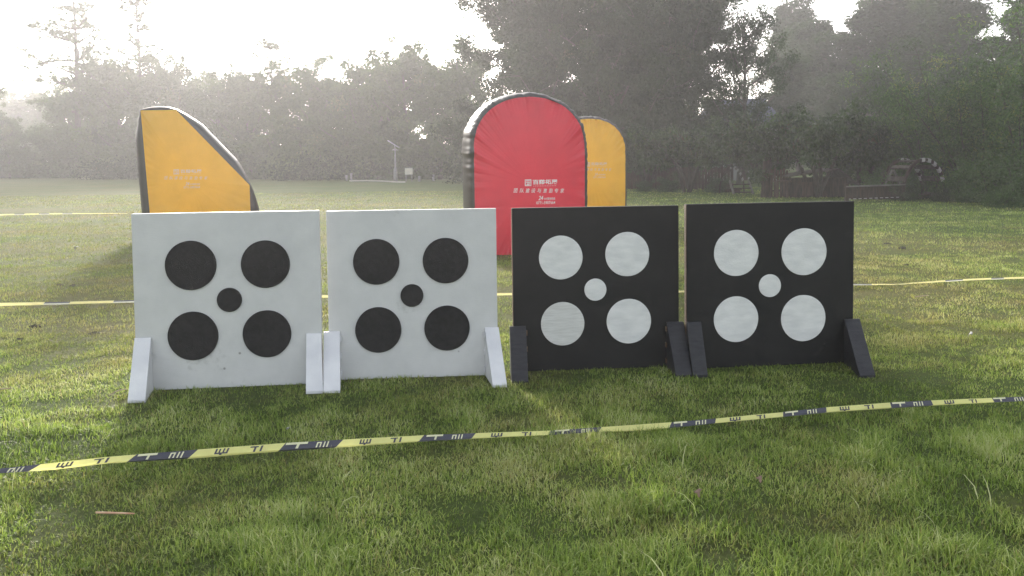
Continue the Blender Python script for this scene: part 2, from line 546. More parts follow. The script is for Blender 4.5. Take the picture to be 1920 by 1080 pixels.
for bi, bd in enumerate(BOARDS):
    a, b = at(*bd['BL']), at(*bd['BR'])
    wdt = float(np.linalg.norm(b - a)); yaw = math.atan2(b[1] - a[1], b[0] - a[0])
    root = empty('target_board', a, yaw)
    tag(root, LABELS[bi], 'target board', 'target boards standing in a row on the lawn')
    ex = np.array([math.cos(yaw), math.sin(yaw), 0]); ey = np.array([-math.sin(yaw), math.cos(yaw), 0])

    def loc(P): d = np.asarray(P) - a; return (float(d @ ex), float(d @ ey), float(d[2]))

    def hit(px, py, v=0.0):
        d = ray(px, py); k = ((a + ey * v - CAM) @ ey) / (d @ ey); return loc(CAM + d * k)
    white = bi < 2
    pm = MB(); pm.box((wdt / 2, TH / 2, bd['h'] / 2), (wdt, TH, bd['h']))
    panel = pm.build('panel', WHITE if white else BLACK, root, bevel=0.003)
    if not white:                                               # the sawn left edge is bare timber
        em = MB(); em.box((-0.0025, TH / 2, bd['h'] / 2), (0.004, TH - 0.008, bd['h'] - 0.01))
        em.build('bare_edge', RAW, panel)
    for di, (px, py, r) in enumerate(DISCS[bi]):
        c, e = hit(px, py), hit(px + r, py)
        rr = math.dist(c, e); dm = MB()
        nseg = 64
        rg = np.random.RandomState(bi * 10 + di)
        ang = np.linspace(0, 2 * np.pi, nseg, endpoint=False)
        wob = rr * (1 + 0.004 * np.convolve(np.tile(rg.randn(nseg), 3), np.ones(5) / 5, 'same')[nseg:2 * nseg])
        ring = lambda rad, v: [(c[0] + math.cos(t) * q, v, c[2] + math.sin(t) * q) for t, q in zip(ang, rad)]
        pr = 0.011 if white else 0.005
        V = ring(wob, 0.001) + ring(wob, -pr + 0.0015) + ring(wob - 0.0015, -pr) + [(c[0], -pr, c[2])]
        Fc = []
        for k in range(2):
            Fc += [[k * nseg + i, k * nseg + (i + 1) % nseg, (k + 1) * nseg + (i + 1) % nseg, (k + 1) * nseg + i] for i in range(nseg)]
        Fc += [[2 * nseg + i, 2 * nseg + (i + 1) % nseg, 3 * nseg] for i in range(nseg)]
        dm.add(V, Fc)
        o = dm.build('disc', DISC_B if white else (DISC_D if (bi == 2 and di == 2) else DISC_W), root)
        if di == 4: o['label'] = 'small centre spot'
    for li, (tl, tr, fl, fr) in enumerate(LEGS[bi]):
        T1, T2 = hit(*tl), hit(*tr)
        F1, F2 = loc(at(*fl)), loc(at(*fr))
        g = 0.003
        top = [(T1[0], -g), (T2[0], -g)]
        zt = (T1[2] + T2[2]) / 2
        fy = (F1[1] + F2[1]) / 2
        lm = MB()
        # wedge: sloping front face, small flat nose, upright back against the board
        A = [(F1[0], fy, -0.01), (F2[0], fy, -0.01), (T2[0], -g, -0.01), (T1[0], -g, -0.01)]
        B = [(F1[0], fy, 0.018), (F2[0], fy, 0.018), (T2[0], -g - 0.012, zt), (T1[0], -g - 0.012, zt), (T2[0], -g, zt), (T1[0], -g, zt)]
        V = A + B
        lm.add(V, [[3, 2, 1, 0], [0, 1, 5, 4], [4, 5, 6, 7], [7, 6, 8, 9], [9, 8, 2, 3], [1, 2, 8, 6, 5], [0, 4, 7, 9, 3]])
        leg = lm.build('support_leg', LEG_W if white else LEG_B, root, bevel=0.003)
        if bi in (1, 2):                                        # little joint tongues on the inner cheek
            xs_ = (T2[0] + 0.004) if li == 0 else (T1[0] - 0.004)
            for f in (0.15, 0.5, 0.85):
                tm = MB(); tm.box((xs_, -0.016, zt * f), (0.012, 0.026, 0.035))
                tm.build('joint_tongue', (LEG_W if white else RAW), leg, bevel=0.002)

# ------------------------------------------------------------------ inflatable bunkers
def vinyl(name, col, trans, rough=0.38, spec=0.45):
    m, t, b, L = new_mat(name)
    tc = N(t, 'ShaderNodeTexCoord')
    n = N(t, 'ShaderNodeTexNoise', i_Scale=2.5, i_Detail=6.0)
    L(tc.outputs['Object'], n.inputs['Vector'])
    c = ramp(t, n.outputs[0], [(0.3, tuple(v * 0.88 for v in col)), (0.7, col)])
    L(c, b.inputs['Base Color'])
    b.inputs['Roughness'].default_value = rough
    b.inputs['Specular IOR Level'].default_value = spec
    n2 = N(t, 'ShaderNodeTexNoise', i_Scale=18.0, i_Detail=5.0)
    L(tc.outputs['Object'], n2.inputs['Vector'])
    bp = N(t, 'ShaderNodeBump', i_Strength=0.2, i_Distance=0.012)
    L(n2.outputs[0], bp.inputs['Height']); L(bp.outputs[0], b.inputs['Normal'])
    if trans:
        tr = N(t, 'ShaderNodeBsdfTranslucent'); L(c, tr.inputs[0])
        mx = N(t, 'ShaderNodeMixShader', i_0=trans)
        L(b.outputs[0], mx.inputs[1]); L(tr.outputs[0], mx.inputs[2])
        L(mx.outputs[0], t.nodes['Material Output'].inputs[0])
    return m


RED = vinyl('red_vinyl', (0.80, 0.06, 0.105), 0.4)
YEL = vinyl('yellow_vinyl', (0.92, 0.59, 0.06), 0.45)
GUS = vinyl('black_vinyl', (0.020, 0.018, 0.019), 0.0, 0.32, 0.5)
t_ = GUS.node_tree                                              # worn vinyl: only part of the skin is still glossy
df_, gl_ = N(t_, 'ShaderNodeBsdfDiffuse'), N(t_, 'ShaderNodeBsdfGlossy')
df_.inputs['Color'].default_value, gl_.inputs['Color'].default_value = (0.022, 0.020, 0.020, 1), (1, 1, 1, 1)
gl_.inputs['Roughness'].default_value = 0.34
m1_, m2_ = N(t_, 'ShaderNodeMixShader', i_0=0.075), N(t_, 'ShaderNodeMixShader', i_0=0.65)
t_.links.new(df_.outputs[0], m1_.inputs[1]); t_.links.new(gl_.outputs[0], m1_.inputs[2])
t_.links.new(t_.nodes['Principled BSDF'].outputs[0], m2_.inputs[1]); t_.links.new(m1_.outputs[0], m2_.inputs[2])
t_.links.new(m2_.outputs[0], t_.nodes['Material Output'].inputs[0])
INK = noisy('white_ink', (0.70, 0.68, 0.68), (0.82, 0.80, 0.80), 30, 0.6)
INK2 = noisy('faded_ink', (0.66, 0.56, 0.42), (0.78, 0.66, 0.52), 30, 0.6)


def text_mesh(body, size, shear=0.0, bold=0.0):
    cu = bpy.data.curves.new('lettering', 'FONT')
    cu.body, cu.size, cu.shear, cu.offset = body, size, shear, bold
    cu.align_x, cu.resolution_u = 'LEFT', 3
    o = bpy.data.objects.new('lettering', cu)
    COL.objects.link(o)
    dg = bpy.context.evaluated_depsgraph_get()
    me = bpy.data.meshes.new_from_object(o.evaluated_get(dg))
    V = [tuple(v.co) for v in me.vertices]; Fc = [list(p.vertices) for p in me.polygons]
    bpy.data.objects.remove(o); bpy.data.curves.remove(cu); bpy.data.meshes.remove(me)
    return np.array(V), Fc


def densify(pts, n):
    P = np.array(pts + [pts[0]], float)
    d = np.concatenate([[0], np.cumsum(np.linalg.norm(np.diff(P, axis=0), axis=1))])
    s = np.linspace(0, d[-1], n, endpoint=False)
    return np.stack([np.interp(s, d, P[:, 0]), np.interp(s, d, P[:, 1])], -1), s, d


def bunker(name, outline, T, bulge, pillow, panel_mat, seed, wrk, corners=(), n=460):
    rg = np.random.RandomState(seed)
    Q, s, dl = densify(outline, n)
    C = Q.mean(0); C[1] = max(C[1], 0.9)
    tang = np.roll(Q, -1, 0) - np.roll(Q, 1, 0)
    tang /= np.linalg.norm(tang, axis=1)[:, None] + 1e-9
    nor = np.stack([tang[:, 1], -tang[:, 0]], -1)               # outward for a counter-clockwise loop
    if ((Q - C) * nor).sum(1).mean() < 0: nor = -nor
    # crumples radiating from the seam
    def rnd(k):
        r = np.convolve(np.tile(rg.randn(n), 3), np.hanning(k), 'same')[n:2 * n]; return r / r.std()
    wr = rnd(5) * 0.6 + rnd(9) * 0.6 + rnd(15) * 0.35
    wamt = np.array([wrk(q[0], q[1]) for q in Q])
    bl = np.ones(n) * bulge
    for c in corners:
        dd = np.linalg.norm(Q - np.array(c), axis=1)
        bl *= 0.12 + 0.88 * np.clip(dd / 0.55, 0, 1) ** 0.7
    bl *= np.where(Q[:, 1] < 0.02, 0.1, 1.0)
    root = empty(name)
    faces = {}
    K = 26
    ts = np.concatenate([np.linspace(0, 0.25, 12, endpoint=False), np.linspace(0.25, 1, K - 12)])
    for side, y0, sg in (('front_panel', 0.0, -1), ('back_panel', T, 1)):
        rows = []
        for t in ts:
            P = Q * (1 - t) + C * t
            dep = pillow * (1 - (1 - t) ** 2.4)
            w_ = 0.034 * wr * wamt * np.exp(-t / 0.10) * min(1, t / 0.012 + 0.25) + 0.012 * np.roll(wr, 3) * wamt * np.exp(-t / 0.2)
            zz = np.maximum(P[:, 1], 0.0)
            rows.append(np.stack([P[:, 0], y0 + sg * (dep + w_), zz], -1))
        V = np.concatenate(rows)
        i = (np.arange(len(ts) - 1)[:, None] * n); j = np.arange(n)[None]; j2 = (j + 1) % n
        Fc = np.stack([i + j, i + j2, i + n + j2, i + n + j], -1).reshape(-1, 4)
        if sg > 0: Fc = Fc[:, ::-1]
        o = link(bpy.data.objects.new(side, np_mesh(side, V, Fc, [panel_mat], smooth=True)), root)
        faces[side] = (o, V, Fc)
    rows, m = [], 22
    w0 = 0.034 * wr * wamt * 0.25 + 0.012 * np.roll(wr, 3) * wamt
    for k in range(m + 1):
        f = k / m
        out = bl * np.sin(np.pi * f) ** 0.7
        wv = 0.042 * wamt * np.roll(wr, int(2 * math.sin(6 * f))) * (np.exp(-f / 0.16) + np.exp(-(1 - f) / 0.16)) * (np.sin(np.pi * f) ** 0.5)
        P = Q + nor * (out + wv)[:, None]
        yy = T * (0.5 - 0.5 * np.cos(np.pi * f)) + (-w0 * (1 - f) + w0 * f) * (1 if k in (0, m) else 0)
        rows.append(np.stack([P[:, 0], yy + np.zeros(n), np.maximum(P[:, 1], -0.01)], -1))
    V = np.concatenate(rows)
    i = (np.arange(m)[:, None] * n); j = np.arange(n)[None]; j2 = (j + 1) % n
    Fc = np.stack([i + j2, i + j, i + n + j, i + n + j2], -1).reshape(-1, 4)
    link(bpy.data.objects.new('side_gusset', np_mesh('side_gusset', V, Fc, [GUS], smooth=True)), root)
    return root, faces


def print_on(root, front, lines, ink, cx, ztop):
    """White printing laid on the bulging front panel; logo, name, slogan, hotline."""
    o, FV, FF = front
    bv = BVHTree.FromPolygons([tuple(v) for v in FV], FF.tolist())
    pm = MB()
    def put(V, Fc):
        W = []
        for x, z in V:
            h = bv.ray_cast(Vector((cx + x, -2.0, ztop + z)), Vector((0, 1, 0)))[0]
            W.append((cx + x, (h.y if h else 0.0) - 0.003, ztop + z))
        pm.add(W, Fc)
    for it in lines:
        if it[0] == 'rect':
            _, x0, z0, x1, z1 = it
            put([(x0, z0), (x1, z0), (x1, z1), (x0, z1)], [[0, 1, 2, 3]])
        else:
            _, body, x0, x1, z0, hgt, shear, bold = it
            V, Fc = text_mesh(body, 1.0, shear, bold)
            mn, mx = V.min(0), V.max(0)
            put([(x0 + (v[0] - mn[0]) / (mx[0] - mn[0]) * (x1 - x0), z0 + (v[1] - mn[1]) / (mx[1] - mn[1]) * hgt) for v in V], Fc)
    p = pm.build('printed_lettering', ink, o)
    return p


def frame_rect(x0, z0, x1, z1, t):
    return [('rect', x0, z0, x1, z0 + t), ('rect', x0, z1 - t, x1, z1), ('rect', x0, z0 + t, x0 + t, z1 - t), ('rect', x1 - t, z0 + t, x1, z1 - t)]


def printing():
    L = frame_rect(-0.175, -0.105, -0.07, 0.0, 0.012)
    L += [('rect', -0.155, -0.03, -0.09, -0.018), ('rect', -0.155, -0.056, -0.09, -0.045), ('rect', -0.15, -0.088, -0.095, -0.077),
          ('rect', -0.13, -0.077, -0.118, -0.056), ('rect', -0.104, -0.07, -0.094, -0.056)]
    L += [('text', '百鹏拓展', -0.045, 0.37, -0.09, 0.085, 0, 0.022)]
    L += [('rect', -0.035 + 0.028 * k, -0.110, -0.022 + 0.028 * k, -0.1035) for k in range(14)]
    for k, ch in enumerate('团队建设与激励专家'):
        x = -0.36 + k * 0.0965
        L.append(('text', ch, x, x + 0.068, -0.208 - 0.0022 * k, 0.07, 0.22, 0.006))
    L += [('text', '24', 0.045, 0.125, -0.335, 0.068, 0.3, 0.02), ('text', '小时服务热线', 0.13, 0.325, -0.335, 0.040, 0.1, 0.01)]
    L += [('text', '0771-5907664', 0.01, 0.325, -0.402, 0.046, 0, 0.01)]
    return L


def arch(hw, spring, top, n=40):
    P = [(-hw * 0.97, 0.0), (-hw * 0.995, 0.6), (-hw, spring - 0.3)]
    for k in range(n + 1):
        a = math.pi - math.pi * k / n
        P.append((hw * math.copysign(abs(math.cos(a)) ** 0.92, math.cos(a)), spring + (top - spring) * abs(math.sin(a)) ** 0.92))
    P += [(hw, spring - 0.3), (hw * 0.995, 0.6), (hw * 0.97, 0.0)]
    P += [(hw * (0.97 - 1.94 * k / 8), 0.0) for k in range(1, 8)]
    return P[::-1]


def place(o, px, Y, rz):
    p = atY(px, HZ, Y)
    o.location = (float(p[0]), Y, 0.0); o.rotation_euler = (0, 0, rz)


AR = arch(0.915, 1.72, 2.54)
wk_arch = lambda x, z: 0.5 if z < 0.05 else 0.12 + 0.88 * min(1, max(0, (z - 1.15) / 0.75))
red, rf = bunker('inflatable_bunker', AR, 0.95, 0.10, 0.11, RED, 5, wk_arch)
tag(red, 'red inflatable arched bunker with black sides, printed white, between the white and black boards', 'inflatable bunker', 'inflatable bunkers on the field')
place(red, 994, 12.85, R(11))
print_on(red, rf['front_panel'], printing(), INK, 0.06, 1.215)
yel, yf = bunker('inflatable_bunker', AR, 0.95, 0.09, 0.11, YEL, 9, wk_arch)
tag(yel, 'yellow inflatable arched bunker half hidden behind the red one', 'inflatable bunker', 'inflatable bunkers on the field')
place(yel, 1106, 20.0, R(7))
print_on(yel, yf['front_panel'], printing(), INK2, 0.05, 1.45)
WED = [(-1.06, 0.0), (1.0, 0.0), (0.98, 0.45), (0.975, 1.06), (-0.50, 2.66), (-1.20, 2.64), (-1.13, 1.3)]
wed, wf = bunker('inflatable_bunker', [(x * .96, z) for x, z in WED], 0.9, 0.19, 0.12, YEL, 14, lambda x, z: 0.16 if z > 0.05 else 0.5,
                 corners=((-1.15, 2.64), (-0.48, 2.66), (0.936, 1.06)))
tag(wed, 'yellow inflatable wedge bunker with a sloping top, behind the leftmost white board', 'inflatable bunker', 'inflatable bunkers on the field')
place(wed, 379, 16.8, R(19))
print_on(wed, wf['front_panel'], printing(), INK2, -0.38, 1.42)

# ------------------------------------------------------------------ caution tapes
def plastic(name, col, trans):
    return noisy(name, tuple(v * 0.9 for v in col), col, 12, 0.35, 0.25, 40, trans=trans)


TAPE_YP, TAPE_G, TAPE_W = plastic('sun_bleached_yellow_tape', (0.86, 0.80, 0.42), 0.4), plastic('bleached_black_tape', (0.14, 0.14, 0.15), 0.2), plastic('pale_tape_back', (0.75, 0.74, 0.66), 0.4)
TAPE_L = plastic('black_tape_back', (0.17, 0.17, 0.22), 0.2)  # lighter back of the black tape, showing below the fold
TAPE_Y, TAPE_K, TAPE_P = plastic('yellow_tape', (0.90, 0.87, 0.36), 0.4), plastic('black_tape', (0.075, 0.075, 0.10), 0.15), plastic('pale_tape_print', (0.80, 0.78, 0.52), 0.2)


def glyph_rects(kind):
    """Halves of the printed characters that the folded tape still shows, as (x0,v0,x1,v1); v runs down from the top edge."""
    if kind == 'A': return [(0, .08, .14, .48), (0, .42, 1, .54), (.28, .1, .40, .44), (.58, .08, .70, .44), (.86, .08, 1, .46), (.40, .54, .58, .68)]
    if kind == 'B': return [(0, .10, .62, .21), (.32, .2, .48, .6), (.80, .08, .95, .58)]
    if kind == 'T': return [(-.15, .0, 1, .2), (.46, .2, .6, .56)]
    if kind == 'D': return [(0, .10, .11, .58), (.11, .1, .38, .2), (.28, .2, .38, .58), (.56, .08, .66, .6), (.82, .08, .93, .6)]
    return []


def tape(name, prof, bounds, glyphs, zc, label, parts=True, lean=0.35, thin=False):
    px_, tp, bt, zz = [np.array(v, float) for v in zip(*prof)]
    def pt(px, v, off=0.0):
        t_, b_ = np.interp(px, px_, tp), np.interp(px, px_, bt)
        z = np.interp(px, px_, zz)
        c = at(px, (t_ + b_) / 2, z)
        wd = (b_ - t_) * c[1] / F * 0.79
        # lower face stands nearly upright, the upper fold leans back
        k = (0.5 - v)
        d = CAM - c; d /= np.linalg.norm(d)
        yy = 0.016 * (v / 0.62) if v < 0.62 else 0.016 * (1 - (v - 0.62) / 0.19)
        return c + np.array([0, lean * k * wd - yy, k * wd * (1 + 0.05 * lean)]) + d * off
    tm = MB()
    ends = [(px_[0], px_[0])] + [b[:2] for b in bounds] + [(px_[-1], px_[-1])]
    mats = [b[2] for b in bounds]
    first = 1 - mats[0] if mats else 0
    vs_ = [0, .2, .42, .60, .64, .82, 1.0]
    for k in range(len(ends) - 1):
        (t0, b0), (t1, b1) = ends[k], ends[k + 1]
        mi = first if k == 0 else mats[k - 1]
        cols = max(4, int(abs(t1 - t0) / 14))
        V = []
        for c in range(cols + 1):
            f = c / cols
            for v in vs_:
                V.append(pt((t0 * (1 - f) + t1 * f) * (1 - v) + (b0 * (1 - f) + b1 * f) * v, v))
        nv = len(vs_)
        tm.add(V, [[c * nv + r, (c + 1) * nv + r, (c + 1) * nv + r + 1, c * nv + r + 1] for c in range(cols) for r in range(nv - 1)], mi)
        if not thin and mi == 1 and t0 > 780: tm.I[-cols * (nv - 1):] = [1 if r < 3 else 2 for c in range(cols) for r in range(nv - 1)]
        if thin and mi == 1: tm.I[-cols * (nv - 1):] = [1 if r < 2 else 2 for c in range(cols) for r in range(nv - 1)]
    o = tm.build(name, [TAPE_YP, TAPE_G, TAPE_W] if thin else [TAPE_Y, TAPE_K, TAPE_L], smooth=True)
    tag(o, label, 'caution tape', 'caution tapes marking the field')
    for nm, mat, sel in (('dark_lettering', TAPE_K, 'AB'), ('pale_lettering', TAPE_P, 'TD')):
        gm = MB()
        for kind, x0, x1 in glyphs:
            if kind not in sel: continue
            for (a, v0, b, v1) in glyph_rects(kind):
                sl_ = -0.16 * (x1 - x0)
                V = [pt(x0 + a * (x1 - x0) + sl_ * (v0 - .3), v0, .004), pt(x0 + b * (x1 - x0) + sl_ * (v0 - .3), v0, .004),
                     pt(x0 + b * (x1 - x0) + sl_ * (v1 - .3), v1, .004), pt(x0 + a * (x1 - x0) + sl_ * (v1 - .3), v1, .004)]
                gm.add(V, [[0, 1, 2, 3]])
        if gm.V: gm.build(nm, mat, o)
    return o


PROF = [(-420, 916, 929, .05), (-160, 893, 905, .05), (0, 878, 890, .055), (100, 867, 884, .06), (200, 856, 872, .06), (370, 842, 862, .065), (450, 836, 855, .07), (530, 830, 849, .07), (650, 823, 841, .07),
        (800, 815, 830, .065), (890, 811.5, 825, .06), (1030, 807, 818, .05), (1130, 800, 812, .035), (1200, 795, 811, .035), (1260, 791, 805, .045),
        (1343, 784, 796, .055), (1470, 772, 784, .06), (1550, 763, 776, .065), (1670, 754, 768, .075), (1747, 750, 763, .075), (1860, 745.5, 757, .075), (1920, 743, 754, .075), (2060, 738, 748, .075), (2420, 722, 731, .07)]
BND = [(-290, -312, 0), (-95, -120, 1), (75, 49, 0), (255, 235, 1), (370, 350, 0), (535, 520, 1), (643, 626, 0), (795, 781, 1), (892, 880, 0), (1033, 1025, 1), (1128, 1119, 0), (1260, 1250, 1), (1343, 1337, 0),
       (1469, 1465, 1), (1550, 1546, 0), (1670, 1668, 1), (1747, 1747, 0), (1861, 1861, 1), (1935, 1935, 0), (2095, 2095, 1), (2160, 2160, 0), (2310, 2310, 1)]
GL = [('D', 17, 47), ('A', 108, 137), ('B', 176, 206), ('T', 262, 294), ('D', 319, 346), ('A', 404, 429), ('B', 469, 494), ('T', 540, 576), ('D', 594, 618), ('A', 675, 696), ('B', 732, 754),
      ('T', 803, 830), ('D', 848, 869), ('A', 921, 942), ('B', 978, 997), ('T', 1043, 1067), ('D', 1090, 1106), ('T', 1266, 1288), ('D', 1304, 1325), ('A', 1368, 1388), ('B', 1418, 1435),
      ('T', 1475, 1496), ('D', 1513, 1532), ('A', 1574, 1592), ('B', 1620, 1638), ('T', 1676, 1697), ('D', 1712, 1731), ('A', 1770, 1788), ('B', 1816, 1831), ('T', 1865, 1885), ('D', 1901, 1919)]
tape('caution_tape', PROF, BND, GL, 0.06, 'yellow and black printed tape in the grass in front of all the boards', lean=0.5)
tape('caution_tape', [(-420, 573, 582, .06), (-120, 568.5, 577.5, .06), (0, 567, 575, .06), (130, 565, 571.5, .06), (250, 562, 568, .07), (604, 553, 559, .10), (930, 549, 555, .08), (1275, 544.5, 549.5, .05), (1600, 531.5, 535.5, .05),
                     (1685, 532.0, 535, .02), (1710, 529.5, 533, .03), (1775, 524.5, 529, .06), (1830, 521.5, 526, .06), (1920, 518.5, 523, .07), (2050, 514, 518, .07), (2400, 503, 507, .07)],
     [(84, 82, 1), (132, 130, 0), (214, 212, 1), (262, 260, 0), (345, 345, 1), (400, 400, 0), (480, 480, 1), (530, 530, 0), (640, 640, 1), (690, 690, 0), (800, 800, 1), (850, 850, 0), (960, 960, 1), (1010, 1010, 0),
      (1110, 1110, 1), (1160, 1160, 0), (1330, 1330, 1), (1380, 1380, 0), (1480, 1480, 1), (1530, 1530, 0), (1590, 1590, 1), (1634, 1634, 0), (1772, 1772, 1), (1805, 1805, 0), (1858, 1858, 1), (1882, 1882, 0)],
     [], 0.08, 'yellow caution tape stretched behind the boards in front of the inflatable bunkers', lean=0.3, thin=True)
tape('caution_tape', [(-300, 405, 409, .12), (-60, 402, 405.5, .12), (20, 400.8, 403.8, .12), (120, 399.2, 401.8, .1), (205, 399.3, 401, .05), (240, 399.8, 401, .02)],
     [(-20, -20, 1), (0, 0, 0), (27, 27, 1), (46, 46, 0), (73, 73, 1), (93, 93, 0), (117, 117, 1), (136, 136, 0)],
     [], 0.1, 'far thin yellow and black tape on the dry grass left of the yellow wedge', lean=0.1, thin=True)

# ------------------------------------------------------------------ trees
BARK = noisy('bark', (0.030, 0.025, 0.019), (0.070, 0.058, 0.046), 4, 0.9, 0.6, 20, stretch=(3, 3, 0.6))
BARK_P = noisy('pale_bark', (0.12, 0.11, 0.09), (0.25, 0.23, 0.20), 4, 0.9, 0.5, 20, stretch=(3, 3, 0.6))
LEAF = {
    'wood': leaf_mat('wood_leaves', (0.024, 0.046, 0.012), (0.064, 0.105, 0.026), 0.5, (0.13, 0.12, 0.045), rough=0.8),
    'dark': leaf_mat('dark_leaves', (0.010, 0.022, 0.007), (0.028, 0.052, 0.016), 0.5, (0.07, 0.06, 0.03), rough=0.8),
    'fresh': leaf_mat('fresh_leaves', (0.030, 0.060, 0.017), (0.085, 0.15, 0.04), 0.5, (0.17, 0.19, 0.05)),
    'gloss': leaf_mat('glossy_leaves', (0.012, 0.026, 0.009), (0.058, 0.098, 0.030), 0.5, (0.085, 0.062, 0.036), rough=0.3),
}


def rot_to(d, rg, n):
    return d


def leaves(centres, radii, counts, size, asp, rg, squash=1.0, droop=0.0, tvar=0.35):
    """Leaf-sized faces scattered through clumps: returns vertices, quads and tint per vertex."""
    Vs, ts = [], []
    for c, r, k in zip(centres, radii, counts):
        u = rg.randn(k, 3); u /= np.linalg.norm(u, axis=1)[:, None]
        rad = r * rg.rand(k) ** 0.45
        P = c + u * rad[:, None] * np.array([1, 1, squash])
        ax = rg.randn(k, 3); ax[:, 2] -= droop
        ax /= np.linalg.norm(ax, axis=1)[:, None]
        sd = np.cross(ax, rg.randn(k, 3)); sd /= np.linalg.norm(sd, axis=1)[:, None] + 1e-9
        ln = size * rg.uniform(0.6, 1.35, k)[:, None]
        wd = ln * asp * rg.uniform(0.7, 1.2, k)[:, None]
        Vs.append(np.stack([P, P + ax * ln * .5 + sd * wd * .5, P + ax * ln, P + ax * ln * .5 - sd * wd * .5], 1).reshape(-1, 3))
        tint = np.clip(rg.normal(0.40, 0.11, k) + rg.normal(0, tvar * 0.42), 0, 1)
        ts.append(np.repeat(tint, 4))
    V = np.concatenate(Vs)
    return V, np.arange(len(V)).reshape(-1, 4), np.concatenate(ts)


def limb(p, d, L, r0, r1, rg, up=0.15, n=6, wob=0.12):
    P = [np.array(p, float)]
    d = np.array(d, float) / np.linalg.norm(d)
    for k in range(n):
        d = d + rg.normal(0, wob, 3) + np.array([0, 0, up * 0.3]); d /= np.linalg.norm(d)
        P.append(P[-1] + d * L / n)
    return np.array(P), np.linspace(r0, r1, n + 1)


